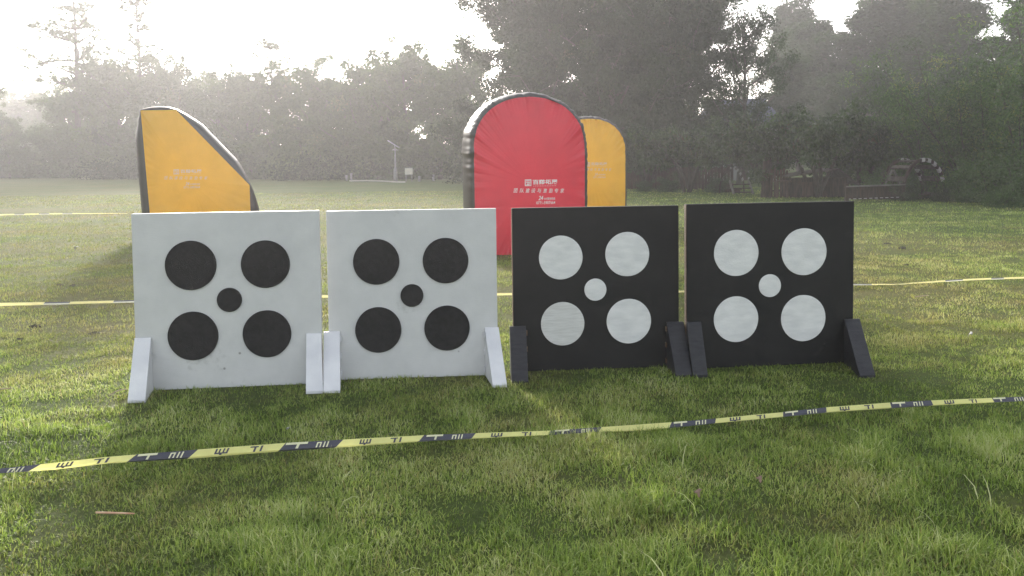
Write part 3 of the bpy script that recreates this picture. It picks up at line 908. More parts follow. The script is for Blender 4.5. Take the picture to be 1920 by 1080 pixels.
def make_tree(kind, seed):
    """Returns (crown mesh, trunk mesh) for a tree about its own size at the origin."""
    rg = np.random.RandomState(seed)
    paths, C, Rr, K = [], [], [], []
    H, CR, leaf, size, asp, sq, dr, bark = 11.0, 3.6, 'wood', 0.27, 0.6, 0.75, 0.2, BARK
    ns, tv = 6, 0.35
    if kind == 'wood':
        H, CR = 11.0, 3.5
        tp, tr = limb((0, 0, -0.2), (rg.normal(0, .06), rg.normal(0, .06), 1), H * 0.82, 0.2, 0.05, rg, 0.5, 8, 0.05)
        paths.append((tp, tr))
        for k in range(15):
            f = 0.16 + 0.84 * (k + rg.rand()) / 15
            b = tp[min(8, int(f * 8))]
            a = k * 2.4 + rg.normal(0, .4)
            wd = CR * (0.55 + 0.75 * math.sin(math.pi * min(1, f * 0.92 + 0.12)) ** 0.8) * rg.uniform(0.55, 1.1)
            P, r = limb(b, (math.cos(a), math.sin(a), 0.35 + 0.5 * f), wd, 0.06, 0.015, rg, 0.3)
            paths.append((P, r))
            for q in (0.45, 0.75, 1.0):
                i = int(q * 6)
                C.append(P[i] + rg.normal(0, .35, 3)); Rr.append(rg.uniform(0.45, 1.35)); K.append(int(360 * Rr[-1] ** 1.6 * rg.uniform(0.8, 1.6)))
        for k in range(7):
            C.append(tp[-1] + rg.normal(0, 1.0, 3) * np.array([1.2, 1.2, 1])); Rr.append(rg.uniform(0.3, 0.8)); K.append(int(rg.uniform(50, 150)))
    elif kind == 'understorey':
        H, CR = 5.0, 3.2
        for s in range(4):
            a = s * 1.6 + rg.rand()
            P, r = limb((rg.normal(0, .2), rg.normal(0, .2), -0.1), (math.cos(a) * .45, math.sin(a) * .45, 1), rg.uniform(3.2, 4.6), 0.07, 0.02, rg, 0.3)
            paths.append((P, r))
            for i in range(1, 7):
                for _ in range(2):
                    C.append(P[i] + rg.normal(0, .75, 3) * np.array([1, 1, .5])); Rr.append(rg.uniform(0.5, 1.0)); K.append(int(rg.uniform(160, 300)))
        for _ in range(12):
            a = rg.rand() * 6.28
            C.append(np.array([math.cos(a) * 2.3, math.sin(a) * 2.3, rg.uniform(0.2, 1.6)])); Rr.append(0.8); K.append(150)
    elif kind == 'kapok':
        H, CR, size, sq, bark = 22.0, 5.5, 0.22, 0.40, BARK
        tp, tr = limb((0, 0, -0.2), (0.0, 0, 1), H, 0.42, 0.07, rg, 0.6, 14, 0.012)
        paths.append((tp, tr))
        z = 7.0
        while z < H:
            b = np.array([np.interp(z, tp[:, 2], tp[:, i]) for i in range(3)])
            m = rg.randint(2, 5)
            a0 = rg.rand() * 6.28
            for k in range(m):
                a = a0 + k * 6.28 / m + rg.normal(0, .25)
                L = CR * (1.05 - 0.6 * (z - 7) / (H - 7)) * rg.uniform(0.55, 1.15)
                P, r = limb(b, (math.cos(a), math.sin(a), 0.28), L, 0.15, 0.04, rg, 0.12, 7, 0.13)
                paths.append((P, r))
                for q in range(2, 8):
                    for _ in range(5):
                        if rg.rand() < 0.2: continue
                        C.append(P[q] + rg.normal(0, .75, 3) * np.array([1, 1, .4]) + [0, 0, .15]); Rr.append(rg.uniform(0.2, 0.7)); K.append(int(rg.uniform(14, 60)))
            z += rg.uniform(1.2, 2.3)
        for _ in range(5):
            C.append(tp[-1] + rg.normal(0, .6, 3)); Rr.append(.6); K.append(40)
    elif kind in ('big', 'airy'):
        H, CR, leaf, size = 18.0, 7.0, 'dark', 0.23
        nl = 30 if kind == 'big' else 22
        tp, tr = limb((0, 0, -0.2), (rg.normal(0, .05), rg.normal(0, .05), 1), H * 0.85, 0.38, 0.07, rg, 0.5, 10, 0.05)
        paths.append((tp, tr))
        for k in range(nl):
            f = 0.10 + 0.9 * (k + rg.rand()) / nl
            b = tp[min(10, int(f * 10))]
            a = k * 2.4 + rg.normal(0, .4)
            L = CR * (0.6 + 0.6 * math.sin(math.pi * min(1, f * 0.85 + 0.15)) ** 0.7) * rg.uniform(0.65, 1.1)
            P, r = limb(b, (math.cos(a), math.sin(a), 0.15 + 0.7 * f), L, 0.12, 0.02, rg, 0.25, 7)
            paths.append((P, r))
            for q in range(2, 8):
                for _ in range(2 if kind == 'big' else 1):
                    C.append(P[q] + rg.normal(0, .7, 3)); Rr.append(rg.uniform(0.7, 1.35)); K.append(int(rg.uniform(300, 520) if kind == 'big' else rg.uniform(130, 240)))
                    if q % 2: 
                        e = P[q] + rg.normal(0, 1.0, 3)
                        paths.append((np.array([P[q], (P[q] + e) / 2 + rg.normal(0, .1, 3), e]), np.array([.03, .02, .01])))
    elif kind == 'slim':
        H, CR, leaf, size = 20.0, 4.2, 'dark', 0.28
        tp, tr = limb((0, 0, -0.2), (rg.normal(0, .04), rg.normal(0, .04), 1), H * 0.93, 0.3, 0.05, rg, 0.5, 12, 0.04)
        paths.append((tp, tr))
        for k in range(26):
            f = 0.12 + 0.88 * (k + rg.rand()) / 26
            b = tp[min(12, int(f * 12))]
            a = k * 2.4 + rg.normal(0, .4)
            L = CR * (1.15 - 0.75 * f) * rg.uniform(0.6, 1.1)
            P, r = limb(b, (math.cos(a), math.sin(a), 0.3 + 0.4 * f), L, 0.09, 0.02, rg, 0.2, 6)
            paths.append((P, r))
            for q in (2, 3, 4, 5, 6):
                C.append(P[q] + rg.normal(0, .5, 3)); Rr.append(rg.uniform(0.6, 1.2)); K.append(int(rg.uniform(220, 420)))
    elif kind == 'spreading':                                       # small multi-stemmed tree, large drooping leaves
        H, CR, leaf, size, asp, dr, sq, tv = 4.4, 2.9, 'gloss', 0.20, 0.34, 0.7, 0.7, 0.6
        for s in range(5):
            a = s * 1.26 + rg.normal(0, .3)
            P, r = limb((rg.normal(0, .08), rg.normal(0, .08), -0.1), (math.cos(a) * .5, math.sin(a) * .5, 1), rg.uniform(2.3, 3.1), 0.085, 0.04, rg, 0.1, 6, 0.1)
            paths.append((P, r))
            for k in range(6):
                b = P[rg.randint(4, 7)]
                a2 = a + rg.normal(0, 1.0)
                P2, r2 = limb(b, (math.cos(a2), math.sin(a2), rg.uniform(0.05, 0.9)), rg.uniform(1.0, 2.0), 0.035, 0.008, rg, 0.1, 6, 0.15)
                paths.append((P2, r2))
                for q in range(2, 7):
                    C.append(P2[q] + rg.normal(0, .16, 3)); Rr.append(rg.uniform(0.28, 0.55)); K.append(int(rg.uniform(60, 110)))
                    if q == 6: C.append(P2[q] + [0, 0, -.12]); Rr.append(.4); K.append(70)
    elif kind == 'willowy':                                         # thicket of upright stems with fine narrow leaves
        H, CR, leaf, size, asp, dr, sq, tv = 6.5, 2.3, 'fresh', 0.15, 0.24, 0.8, 1.0, 0.7
        for s in range(12):
            a = s * 2.4 + rg.normal(0, .3)
            ln = rg.uniform(0.1, 0.5)
            P, r = limb((math.cos(a) * .4 * rg.rand(), math.sin(a) * .4 * rg.rand(), -0.1), (math.cos(a) * ln, math.sin(a) * ln, 1), rg.uniform(4.2, 6.6), 0.028, 0.006, rg, 0.15, 10, 0.07)
            paths.append((P, r))
            for q in range(1, 11):
                for _ in range(3):
                    e = P[q] + rg.normal(0, .42, 3)
                    paths.append((np.array([P[q], (P[q] + e) / 2 + [0, 0, .08], e]), np.array([.008, .005, .003])))
                    C.append(e); Rr.append(rg.uniform(0.3, 0.6)); K.append(int(rg.uniform(34, 80)))
    elif kind == 'shrub':
        H, CR, leaf, size, asp, dr, sq = 2.0, 1.5, 'fresh', 0.10, 0.45, 0.2, 0.8
        for s in range(9):
            a = s * 2.4
            P, r = limb((0, 0, -.05), (math.cos(a) * .7, math.sin(a) * .7, 1), rg.uniform(1.2, 1.9), 0.025, 0.006, rg, 0.1, 6, 0.12)
            paths.append((P, r))
            for q in range(1, 7):
                C.append(P[q] + rg.normal(0, .18, 3)); Rr.append(rg.uniform(.22, .45)); K.append(int(rg.uniform(70, 130)))
        for _ in range(16):
            a = rg.rand() * 6.28; d = rg.uniform(.5, 1.3)
            C.append(np.array([math.cos(a) * d, math.sin(a) * d, rg.uniform(.1, .6)])); Rr.append(.35); K.append(80)
    C = [np.array([c[0], c[1], max(c[2], 0.15)]) for c in C]
    V, Fc, t = leaves(C, Rr, K, size, asp, rg, sq, dr, tv)
    V[:, 2] = np.maximum(V[:, 2], 0.02)
    crown = np_mesh('crown', V, Fc, [LEAF[leaf]], attrs={'tint': t})
    TV, TF, o = [], [], 0
    for P, r in paths:
        v, f = tube_np(P, r, ns)
        TV.append(v); TF.append(f + o); o += len(v)
    trunk = np_mesh('trunk', np.concatenate(TV), np.concatenate(TF), [bark], smooth=True)
    return crown, trunk, H


PROTO = {}


def proto(kind, k):
    if (kind, k) not in PROTO: PROTO[(kind, k)] = make_tree(kind, 100 + 17 * k + sum(map(ord, kind)))
    return PROTO[(kind, k)]


def plant(name, kind, k, px, Y, top, label, group, cat='tree', wide=1.0, rz=None, leaf=None):
    """A tree whose foot stands at depth Y under pixel column px and whose top reaches pixel row top."""
    crown, trunk, H = proto(kind, k)
    hz = HZ + ROLL * (960 - px)
    h = CAMH + (hz - top) / F * Y
    p = atY(px, hz, Y)
    s = h / H
    root = empty(name, (float(p[0]), Y, 0), random.uniform(0, 6.28) if rz is None else rz, (s * wide, s * wide, s))
    tag(root, label, cat, group)
    for nm, me in (('trunk', trunk), ('crown', crown)):
        o = link(bpy.data.objects.new(nm, me), root)
        if nm == 'crown' and leaf:
            o.material_slots[0].link = 'OBJECT'; o.material_slots[0].material = LEAF[leaf]
    return root


GW = 'hazy trees along the far edge of the lawn'
# tall thin trees that rise out of the wood
plant('tall_tree', 'kapok', 1, 148, 97, -45, 'tallest thin tree with tiered branches, rising above the wood behind the far tape', GW, rz=0.4)
plant('tall_tree', 'kapok', 2, 272, 93, -4, 'tall thin tree with a bare trunk, rising above the yellow wedge bunker', GW, rz=2.2, wide=0.8)
plant('tall_tree', 'kapok', 3, 510, 84, 80, 'pale flat topped tree sticking out of the wood under the brightest sky', GW, rz=1.0, wide=1.15)
# the wood itself, tree by tree
wood = [(-35, 102, 150, 1.0, 'hazy round tree at the left border of the picture'),
        (18, 98, 195, 0.9, 'low bushy tree at the left border, below a hazy gap'),
        (118, 104, 150, 1.0, 'bushy tree just left of the tallest thin trunk'),
        (180, 98, 105, 1.0, 'broad tree just right of the tallest thin trunk'),
        (232, 92, 96, 0.95, 'round topped tree between the two tall thin trees'),
        (300, 90, 112, 1.0, 'broad tree directly behind the top of the yellow wedge'),
        (352, 88, 108, 1.0, 'ragged topped tree just right of the yellow wedge top'),
        (405, 84, 132, 1.0, 'lower tree behind the sloping side of the yellow wedge'),
        (462, 82, 116, 1.0, 'even topped tree left of the pale flat topped tree'),
        (545, 80, 112, 1.1, 'tree just right of the pale flat topped tree'),
        (600, 76, 122, 1.0, 'tree above the gap between the two white boards'),
        (655, 73, 120, 1.0, 'tree just left of the tall sunlit crown near the lamp'),
        (715, 71, 92, 1.0, 'sunlit tree standing above the solar lamp, left half'),
        (768, 69, 62, 1.0, 'tallest sunlit crown behind the small notice board'),
        (825, 66, 100, 1.0, 'tree between the sunlit crown and the great dark tree'),
        (872, 62, 96, 0.9, 'slim tree at the left flank of the great dark tree'),
        (940, 63, 150, 1.1, 'tree directly behind the red bunker')]
for i, (px, Y, top, wd, lb) in enumerate(wood):
    plant('wood_tree', 'wood', i % 5, px, Y, top, lb, GW, wide=wd)
for i, (px, Y, top, wd, lb) in enumerate([(212, 99, 66, .8, 'twiggy crown between the two tall thin trees'), (330, 91, 98, .8, 'twiggy crown just right of the yellow wedge top'), (432, 86, 100, .8, 'twiggy crown left of the pale flat topped tree'),
                                          (575, 80, 92, .8, 'twiggy crown right of the pale flat topped tree'), (690, 73, 84, .9, 'twiggy crown left of the tallest sunlit crown'), (852, 66, 76, .8, 'twiggy crown against the sky left of the great dark tree')]):
    plant('twiggy_tree', 'airy', i % 2, px, Y, top, lb, GW, wide=wd, leaf='wood')
low = [(-20, 100, 262), (55, 99, 268), (120, 98, 258), (185, 95, 262), (235, 90, 255), (345, 84, 250), (420, 80, 246), (480, 77, 252), (535, 74, 240), (590, 71, 246), (640, 73, 238), (690, 71, 246),
       (755, 69, 240), (800, 68, 250), (845, 67, 244)]
lowlab = ['low bush at the foot of the wood, cut by the left border', 'low bush below the hazy gap in the wood', 'low bush below the tallest thin tree, left of its trunk', 'low bush below the tallest thin tree, right of its trunk',
          'low bush just left of the yellow wedge', 'low bush behind the middle of the yellow wedge', 'low bush above the slope of the yellow wedge', 'low bush just right of the yellow wedge foot',
          'low bush above the right corner of the leftmost board', 'low bush above the gap between the white boards', 'low bush above the left half of the smaller white board', 'low bush just left of the solar lamp',
          'low bush between the solar lamp and the notice board', 'low bush just right of the notice board', 'low bush touching the left side of the red bunker']
for i, ((px, Y, top), lb) in enumerate(zip(low, lowlab)):
    plant('bush', 'understorey', i % 3, px, Y, top, lb, 'bushes at the foot of the wood', 'bush', wide=1.25)
# farther, paler row
for i, (px, Y, top, lb) in enumerate([(-70, 150, 120, 'palest far tree at the left border of the picture'), (40, 155, 160, 'palest far tree seen in the gap of the wood'), (85, 150, 150, 'pale far tree just left of the tallest thin trunk'),
                                      (350, 130, 130, 'pale far tree between the yellow wedge and the bright sky'), (640, 115, 135, 'pale far tree behind the middle of the wood')]):
    plant('far_tree', 'wood', (i + 2) % 5, px, Y, top, lb, 'palest trees beyond the wood', wide=1.4)

GB = 'great dark trees behind the arched bunkers'
plant('great_tree', 'big', 0, 1010, 47, -70, 'great dark tree rising above the red bunker', GB, wide=0.95, rz=0.3)
plant('great_tree', 'big', 1, 1150, 43, -60, 'great dark tree rising above the yellow arched bunker', GB, wide=0.9, rz=1.9)
plant('great_tree', 'big', 0, 1270, 46, -40, 'great dark tree with ragged top, right of the yellow arched bunker', GB, wide=0.85, rz=4.0)
plant('great_tree', 'big', 1, 1215, 53, -40, 'great dark tree filling the gap behind the other dark trees, above the yellow arched bunker', GB, wide=0.9, rz=3.3)
plant('great_tree', 'airy', 0, 1385, 45, -10, 'airy tree with sky between its twigs, right flank of the great dark trees', GB, wide=0.75, rz=2.0)
GR = 'blue hazy trees behind the play huts'
slim = [(1500, 78, -20, 1.30, 'pointed blue hazy tree above the grey roof'), (1560, 66, 42, 1.62, 'lower hazy tree between the pointed tree and the tall dark ones'), (1455, 60, 90, 1.43, 'pale green tree above the grey roofed house'),
        (1645, 64, -40, 1.69, 'tall hazy tree above the pavilion roof'), (1725, 58, -30, 1.56, 'tall hazy tree with bare lower twigs, behind the arched shelter'), (1800, 60, -30, 1.43, 'tall hazy tree rising behind the fresh green thicket'),
        (1905, 48, -30, 1.43, 'tall tree at the upper right corner'), (1590, 58, 120, 1.69, 'squat hazy tree behind the spreading tree'),
        (1532, 72, 26, 1.3, 'hazy tree just right of the pointed tree above the roof'), (1698, 63, -25, 1.3, 'tall hazy tree right of the pavilion roof'), (1858, 57, 62, 1.3, 'lower hazy tree under the small sky gap at the upper right')]
for i, (px, Y, top, wd, lb) in enumerate(slim):
    plant('hazy_tree', 'slim', i % 3, px, Y, top, lb, GR, wide=wd)
GN = 'small trees round the play huts'
plant('spreading_tree', 'spreading', 0, 1215, 38, 225, 'small tree with long leaves just right of the yellow arched bunker', GN, wide=1.0)
plant('spreading_tree', 'spreading', 1, 1292, 35, 190, 'small reddish tree above the gap between the black boards', GN, wide=1.0)
plant('spreading_tree', 'spreading', 2, 1440, 31, 198, 'spreading tree with a stout trunk beside the plank screen', GN, wide=1.0)
plant('spreading_tree', 'spreading', 1, 1535, 29.5, 150, 'broad spreading tree over the low hut with many stems', GN, wide=1.05, rz=2.5)
plant('spreading_tree', 'spreading', 0, 1615, 31, 205, 'spreading tree with one dark trunk left of the A shaped hut', GN, wide=0.95, rz=1.2)
plant('willow_thicket', 'willowy', 0, 1745, 29, 98, 'thicket of upright twigs behind the arched shelter', GN, wide=1.1)
plant('willow_thicket', 'willowy', 1, 1835, 27, 62, 'fresh green topped thicket right of the arched shelter', GN, wide=1.15)
plant('willow_thicket', 'willowy', 2, 1925, 25.5, 30, 'tall thicket cut by the right border', GN, wide=1.15)
plant('willow_thicket', 'willowy', 1, 1690, 33, 150, 'darker thicket behind the A shaped hut', GN, wide=1.1, rz=3.0, leaf='gloss')
plant('willow_thicket', 'willowy', 0, 1885, 30, 95, 'dark thicket between the fresh green thicket and the right border', GN, wide=1.2, rz=1.0, leaf='gloss')
GS = 'shrubs at the edge of the lawn by the huts'
shr = [(1808, 25.3, 318, 'leafy shrub just right of the arched shelter'), (1858, 24.2, 288, 'tall leafy shrub in front of the fresh green thicket'), (1912, 23.6, 258, 'leafy shrub at the right border of the lawn'),
       (1880, 22.6, 340, 'lowest shrub spilling onto the lawn near the right border'), (1765, 25.6, 338, 'small shrub inside the foot of the arched shelter'), (1700, 26.5, 330, 'small shrub between the low fence and the arched shelter'),
       (1255, 35.5, 318, 'shrub in front of the dark plank fence'), (1345, 34.5, 325, 'dark shrub beside the small arched slide'), (1210, 36.5, 330, 'dark shrub at the right edge of the yellow arched bunker'), (1660, 28.2, 290, 'bright green shrub above the A shaped hut')]
for i, (px, Y, top, lb) in enumerate(shr):
    plant('shrub', 'shrub', i % 3, px, Y, top, lb, GS, 'shrub', wide=1.1, leaf=None if i in (0, 1, 2, 3, 9) else 'gloss')


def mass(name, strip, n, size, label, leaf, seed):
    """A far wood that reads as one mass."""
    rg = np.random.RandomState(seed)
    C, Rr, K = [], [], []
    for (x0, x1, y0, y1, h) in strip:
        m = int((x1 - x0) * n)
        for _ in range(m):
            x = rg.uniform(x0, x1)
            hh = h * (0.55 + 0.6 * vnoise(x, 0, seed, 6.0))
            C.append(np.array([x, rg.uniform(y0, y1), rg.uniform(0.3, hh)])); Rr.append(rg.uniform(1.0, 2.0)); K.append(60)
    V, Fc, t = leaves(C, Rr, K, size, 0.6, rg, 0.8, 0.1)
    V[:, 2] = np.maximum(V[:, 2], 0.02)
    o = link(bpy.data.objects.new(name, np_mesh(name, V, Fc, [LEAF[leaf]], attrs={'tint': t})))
    tag(o, label, 'woods', kind='stuff')


mass('woods', [(-130, -60, 125, 150, 9), (-60, 0, 100, 135, 8), (0, 45, 82, 110, 9), (45, 110, 75, 100, 10)], 12, 0.5, 'far hazy wood closing the view behind the separate trees', 'wood', 3)
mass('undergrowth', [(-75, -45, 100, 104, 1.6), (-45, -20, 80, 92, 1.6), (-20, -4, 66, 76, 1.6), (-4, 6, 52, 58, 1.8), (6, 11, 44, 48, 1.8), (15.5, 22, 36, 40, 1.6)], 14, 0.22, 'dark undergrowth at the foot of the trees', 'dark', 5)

# ------------------------------------------------------------------ lamp, notice board, posts by the wood
METAL = noisy('white_lamp_metal', (0.19, 0.19, 0.20), (0.28, 0.28, 0.29), 8, 0.4)
GLASSY = noisy('solar_cells', (0.35, 0.37, 0.40), (0.5, 0.52, 0.55), 10, 0.2, spec=0.8)
LY = 61.0
lp = atY(741, HZ, LY)
lamp = tag(empty('street_lamp', (float(lp[0]), LY, 0)), 'white solar lamp on a pole at the foot of the wood', 'street lamp')
pm = MB(); pm.tube([(0, 0, 0), (0, 0, .9), (0, 0, 1.1), (0, 0, 2.35)], [.16, .14, .065, .05], 10); pm.build('pole', METAL, lamp, smooth=True)
pm = MB(); pm.tube([(0, 0, 2.35), (0, 0, 2.43), (0, 0, 2.5)], [.05, .2, .08], 10); pm.box((0, 0, 2.40), (0.44, .2, .04)); pm.build('lamp_head', METAL, lamp)
pm = MB(); pm.tube([(0, 0, 2.5), (-.02, 0, 2.85)], [.04, .04], 8); pm.build('bracket', METAL, lamp)
pm = MB(); pm.bar((-0.52, 0, 3.13), (0.30, 0, 2.60), 0.6, 0.05); pm.build('solar_panel', GLASSY, lamp, bevel=0.01)
SY = 60.0
sp_ = atY(766, HZ, SY)
sg = tag(empty('notice_board', (float(sp_[0]), SY, 0)), 'small pale notice board on two legs right of the solar lamp', 'notice board')
pm = MB(); pm.box((0, 0, .78), (.58, .05, .5)); pm.build('board', noisy('pale_board', (0.5, 0.5, 0.42), (0.62, 0.6, 0.5), 4), sg, bevel=0.01)
pm = MB(); pm.box((0, -.03, 1.02), (.62, .03, .04)); pm.build('top_rail', METAL, sg)
for x in (-.22, .22):
    pm = MB(); pm.box((x, .045, .5), (.05, .04, 1.0)); pm.build('leg', METAL, sg)
for px, Y, hh, lb in ((785.5, 59.5, .42, 'short white marker post right of the notice board'), (812, 60, .5, 'thin white marker post left of the red bunker'), (649, 65, .45, 'white marker post left of the pale path'),
                      (658, 65, .6, 'taller white marker post beside the pale path')):
    p = atY(px, HZ, Y)
    r = tag(empty('marker_post', (float(p[0]), Y, 0)), lb, 'post', 'white marker posts at the foot of the wood')
    pm = MB(); pm.tube([(0, 0, -.05), (0, 0, hh * .8)], [.09, .08], 8); pm.build('shaft', METAL, r, smooth=True)
    pm = MB(); pm.tube([(0, 0, hh * .8), (0, 0, hh * .92), (0, 0, hh)], [.10, .10, .04], 8); pm.build('cap', METAL, r, smooth=True)

# ------------------------------------------------------------------ huts and fences on the right
TIM = noisy('dark_timber', (0.022, 0.014, 0.010), (0.060, 0.038, 0.027), 3, 0.85, 0.5, 20, stretch=(6, 6, 1.2))
TIM2 = noisy('red_brown_timber', (0.040, 0.022, 0.015), (0.085, 0.052, 0.036), 3, 0.85, 0.5, 20, stretch=(6, 6, 1.2))
PALE = noisy('weathered_pale_timber', (0.13, 0.12, 0.105), (0.22, 0.205, 0.185), 5, 0.8, 0.3, 30)
SHING = noisy('bark_shingles', (0.05, 0.04, 0.032), (0.12, 0.10, 0.085), 9, 0.9, 0.8, 14)
WALLM = noisy('pale_render', (0.30, 0.30, 0.29), (0.38, 0.38, 0.37), 2, 0.8)
SLATE = noisy('grey_blue_roof_tiles', (0.07, 0.08, 0.11), (0.13, 0.145, 0.19), 4, 0.95, 0.6, 12, stretch=(1, 8, 1), spec=0.05)
GLINT_LITTER = noisy('glint_and_litter_white', (0.36, 0.35, 0.33), (0.5, 0.48, 0.46), 6, 0.6)  # white standing in for sun glints; also colours the pale litter


def gxy(px, Y): return float(atY(px, HZ + ROLL * (960 - px), Y)[0])


# low fence of upright boards with a rail
LFY = 26.3
x0, x1 = gxy(1588, LFY), gxy(1697, LFY)
fr = tag(empty('low_fence', (x0, LFY, 0), 0.06), 'low dark timber fence with a pale top rail, left of the A shaped hut', 'fence')
Lf = x1 - x0
pm = MB()
k = 0; x = 0.06
while x < Lf - 0.05:
    pm.box((x, 0, .30 + .005 * math.sin(k * 7)), (.085, .025, .42)); x += .098; k += 1
pm.build('board_panel', TIM, fr)
pm = MB(); pm.bar((-.05, -.03, .52), (Lf + .06, -.03, .56), .07, .045); pm.build('rail', PALE, fr, bevel=.006)
for k in range(10):  # sunlight through the fence gaps, put in as white pieces
    pm = MB(); pm.box((.08 + k * Lf / 10.5, -.025, .105 + .004 * k), (Lf / 20, .02, .022)); pm.build('sun_glint_block', GLINT_LITTER, fr)
for x in (0, Lf):
    pm = MB(); pm.box((x, .0, .3), (.11, .11, .64)); pm.build('post', TIM, fr, bevel=.01)
# plank screen beside the stout trunk
p0, p1 = gxy(1447, 30.0), gxy(1476, 30.0)
sc = tag(empty('plank_screen', (p0, 30.0, 0)), 'upright plank screen with gaps beside the stout dark trunk', 'screen')
pm = MB()
for k in range(6): pm.box(((p1 - p0) * k / 5, 0, .52), (.075, .03, 1.08 + .1 * math.sin(k * 2.1)))
pm.build('plank_panel', TIM2, sc)
for z in (.85, .25):
    pm = MB(); pm.bar((-.1, .033, z), (p1 - p0 + .1, .033, z), .04, .07); pm.build('rail', TIM, sc)
pm = MB(); pm.tube([(-.22, 0, -.1), (-.2, 0, .7), (-.17, 0, 1.5)], [.20, .15, .14], 10); pm.build('post', TIM, sc, smooth=True)
# dark plank fence far behind
f0, f1 = gxy(1172, 39.5), gxy(1372, 37.5)
pf = tag(empty('plank_fence', (f0, 39.5, 0), math.atan2(-2.0, f1 - f0)), 'dark red brown plank fence right of the yellow arched bunker', 'fence')
Lf = math.hypot(f1 - f0, 2.0)
pm = MB(); x = .05; k = 0
while x < Lf: pm.box((x, 0, .55), (.13, .03, 1.05 + .08 * math.sin(k * 3.3))); x += .15; k += 1
pm.build('board_panel', TIM2, pf)
for z in (.9, .3):
    pm = MB(); pm.bar((0, .043, z), (Lf, .043, z), .05, .09); pm.build('rail', TIM, pf)
for k in range(4):
    pm = MB(); pm.box((Lf * k / 3, .08, .6), (.13, .1, 1.3)); pm.build('post', TIM, pf)
# low hut with a lean-to roof under the broad spreading tree
hx = gxy(1548, 29.2)
hut = tag(empty('timber_hut', (hx, 29.6, 0), 0.08), 'low dark timber hut with a lean to roof under the broad spreading tree', 'hut')
pm = MB(); x = -1.1
while x < 1.0: pm.box((x, 0, .36), (.14, .05, .74)); pm.box((x, .9, .36), (.14, .05, .74)); x += .155
for yy in (.15, .3, .45, .6, .75):
    pm.box((-1.1, yy, .36), (.05, .13, .74)); pm.box((.98, yy, .36), (.05, .13, .74))
pm.build('wall', TIM, hut)
pm = MB(); pm.hull8([(-1.3, -.25, .78), (.55, -.25, 1.02), (.55, 1.15, 1.02), (-1.3, 1.15, .78)], [(-1.3, -.25, .83), (.55, -.25, 1.07), (.55, 1.15, 1.07), (-1.3, 1.15, .83)])
pm.hull8([(.57, -.25, 1.02), (1.35, -.25, .45), (1.35, 1.15, .45), (.57, 1.15, 1.02)], [(.57, -.25, 1.07), (1.35, -.25, .5), (1.35, 1.15, .5), (.57, 1.15, 1.07)])
pm.build('roof', SHING, hut)
pm = MB(); pm.box((-.55, -.06, .33), (.42, .03, .5)); pm.build('door', TIM2, hut)
pm = MB(); pm.box((-1.55, -.1, .62), (.55, .45, .05)); ct = pm.build('counter', TIM2, hut)
for x in (-1.75, -1.35):
    pm = MB(); pm.box((x, -.1, .295), (.06, .06, .59)); pm.build('leg', TIM2, ct)
# A shaped hut
ax_ = gxy(1674, 27.6)
ah = tag(empty('play_hut', (ax_, 27.6, 0), -0.1), 'small A shaped dark hut with pale edge boards behind the low fence', 'hut')
for s in (-1, 1):
    pm = MB(); pm.hull8([(s * .52, 0, 0), (s * .46, 0, 0), (s * .46, .9, 0), (s * .52, .9, 0)], [(s * .04, 0, 1.0), (s * .0, 0, .96), (s * .0, .9, .96), (s * .04, .9, 1.0)]); pm.build('roof_slope', SHING, ah)
    pm = MB(); pm.bar((s * .53, -.03, -.02), (s * .02, -.03, 1.03), .05, .06, up=(0, 1, 0)); pm.build('edge_board', PALE, ah)
pm = MB(); pm.add([(-.46, .12, 0), (.46, .12, 0), (0, .12, .95), (-.46, .16, 0), (.46, .16, 0), (0, .16, .95)], [[0, 1, 2], [5, 4, 3], [0, 2, 5, 3], [1, 4, 5, 2], [0, 3, 4, 1]]); pm.build('front_wall', TIM, ah)


def arched_shelter(px, Y, wdt, hgt, dep, rz, label, name='arched_shelter'):
    r = tag(empty(name, (gxy(px, Y), Y, 0), rz), label, 'shelter', 'arched timber shelters')
    n = 22
    P = lambda k, s=1.0: (wdt / 2 * s * math.cos(math.pi * k / n), hgt * s * math.sin(math.pi * k / n) ** 0.85)
    pm = MB()
    for k in range(0, n, 3):
        a, b, c, d = P(k), P(k + .9), P(k, .96), P(k + .9, .96)
        pm.hull8([(a[0], .05, a[1]), (c[0], .05, c[1]), (c[0], dep - .05, c[1]), (a[0], dep - .05, a[1])], [(b[0], .05, b[1]), (d[0], .05, d[1]), (d[0], dep - .05, d[1]), (b[0], dep - .05, b[1])])
    pm.build('roof_slats', SHING, r)
    for yy in (0.0, dep):
        pm = MB(); pw = []
        for k in range(n):
            a, b, c, d = P(k, 1.03), P(k + 1, 1.03), P(k, .96), P(k + 1, .96)
            if k % 2 and 1 < k < 12:  # sun glints between the slats, shaped as white blocks
                a2, b2, c2, d2 = P(k, 1.04), P(k + 1, 1.04), P(k, .95), P(k + 1, .95)
                pw.append(MB()); pw[-1].hull8([(a2[0], yy - .05, a2[1]), (c2[0], yy - .05, c2[1]), (c2[0], yy + .05, c2[1]), (a2[0], yy + .05, a2[1])], [(b2[0], yy - .05, b2[1]), (d2[0], yy - .05, d2[1]), (d2[0], yy + .05, d2[1]), (b2[0], yy + .05, b2[1])])
            pm.hull8([(a[0], yy - .04, a[1]), (c[0], yy - .04, c[1]), (c[0], yy + .04, c[1]), (a[0], yy + .04, a[1])], [(b[0], yy - .04, b[1]), (d[0], yy - .04, d[1]), (d[0], yy + .04, d[1]), (b[0], yy + .04, b[1])])
        e = pm.build('arch_rib', TIM, r)
        for b_ in pw: b_.build('sun_glint_block', GLINT_LITTER, e)
    pm = MB(); pm.box((0, dep * .7, .14), (wdt * .8, dep * .5, .06)); pm.box((0, dep * .7, .05), (wdt * .7, .08, .14)); pm.build('bench', TIM2, r)
    return r


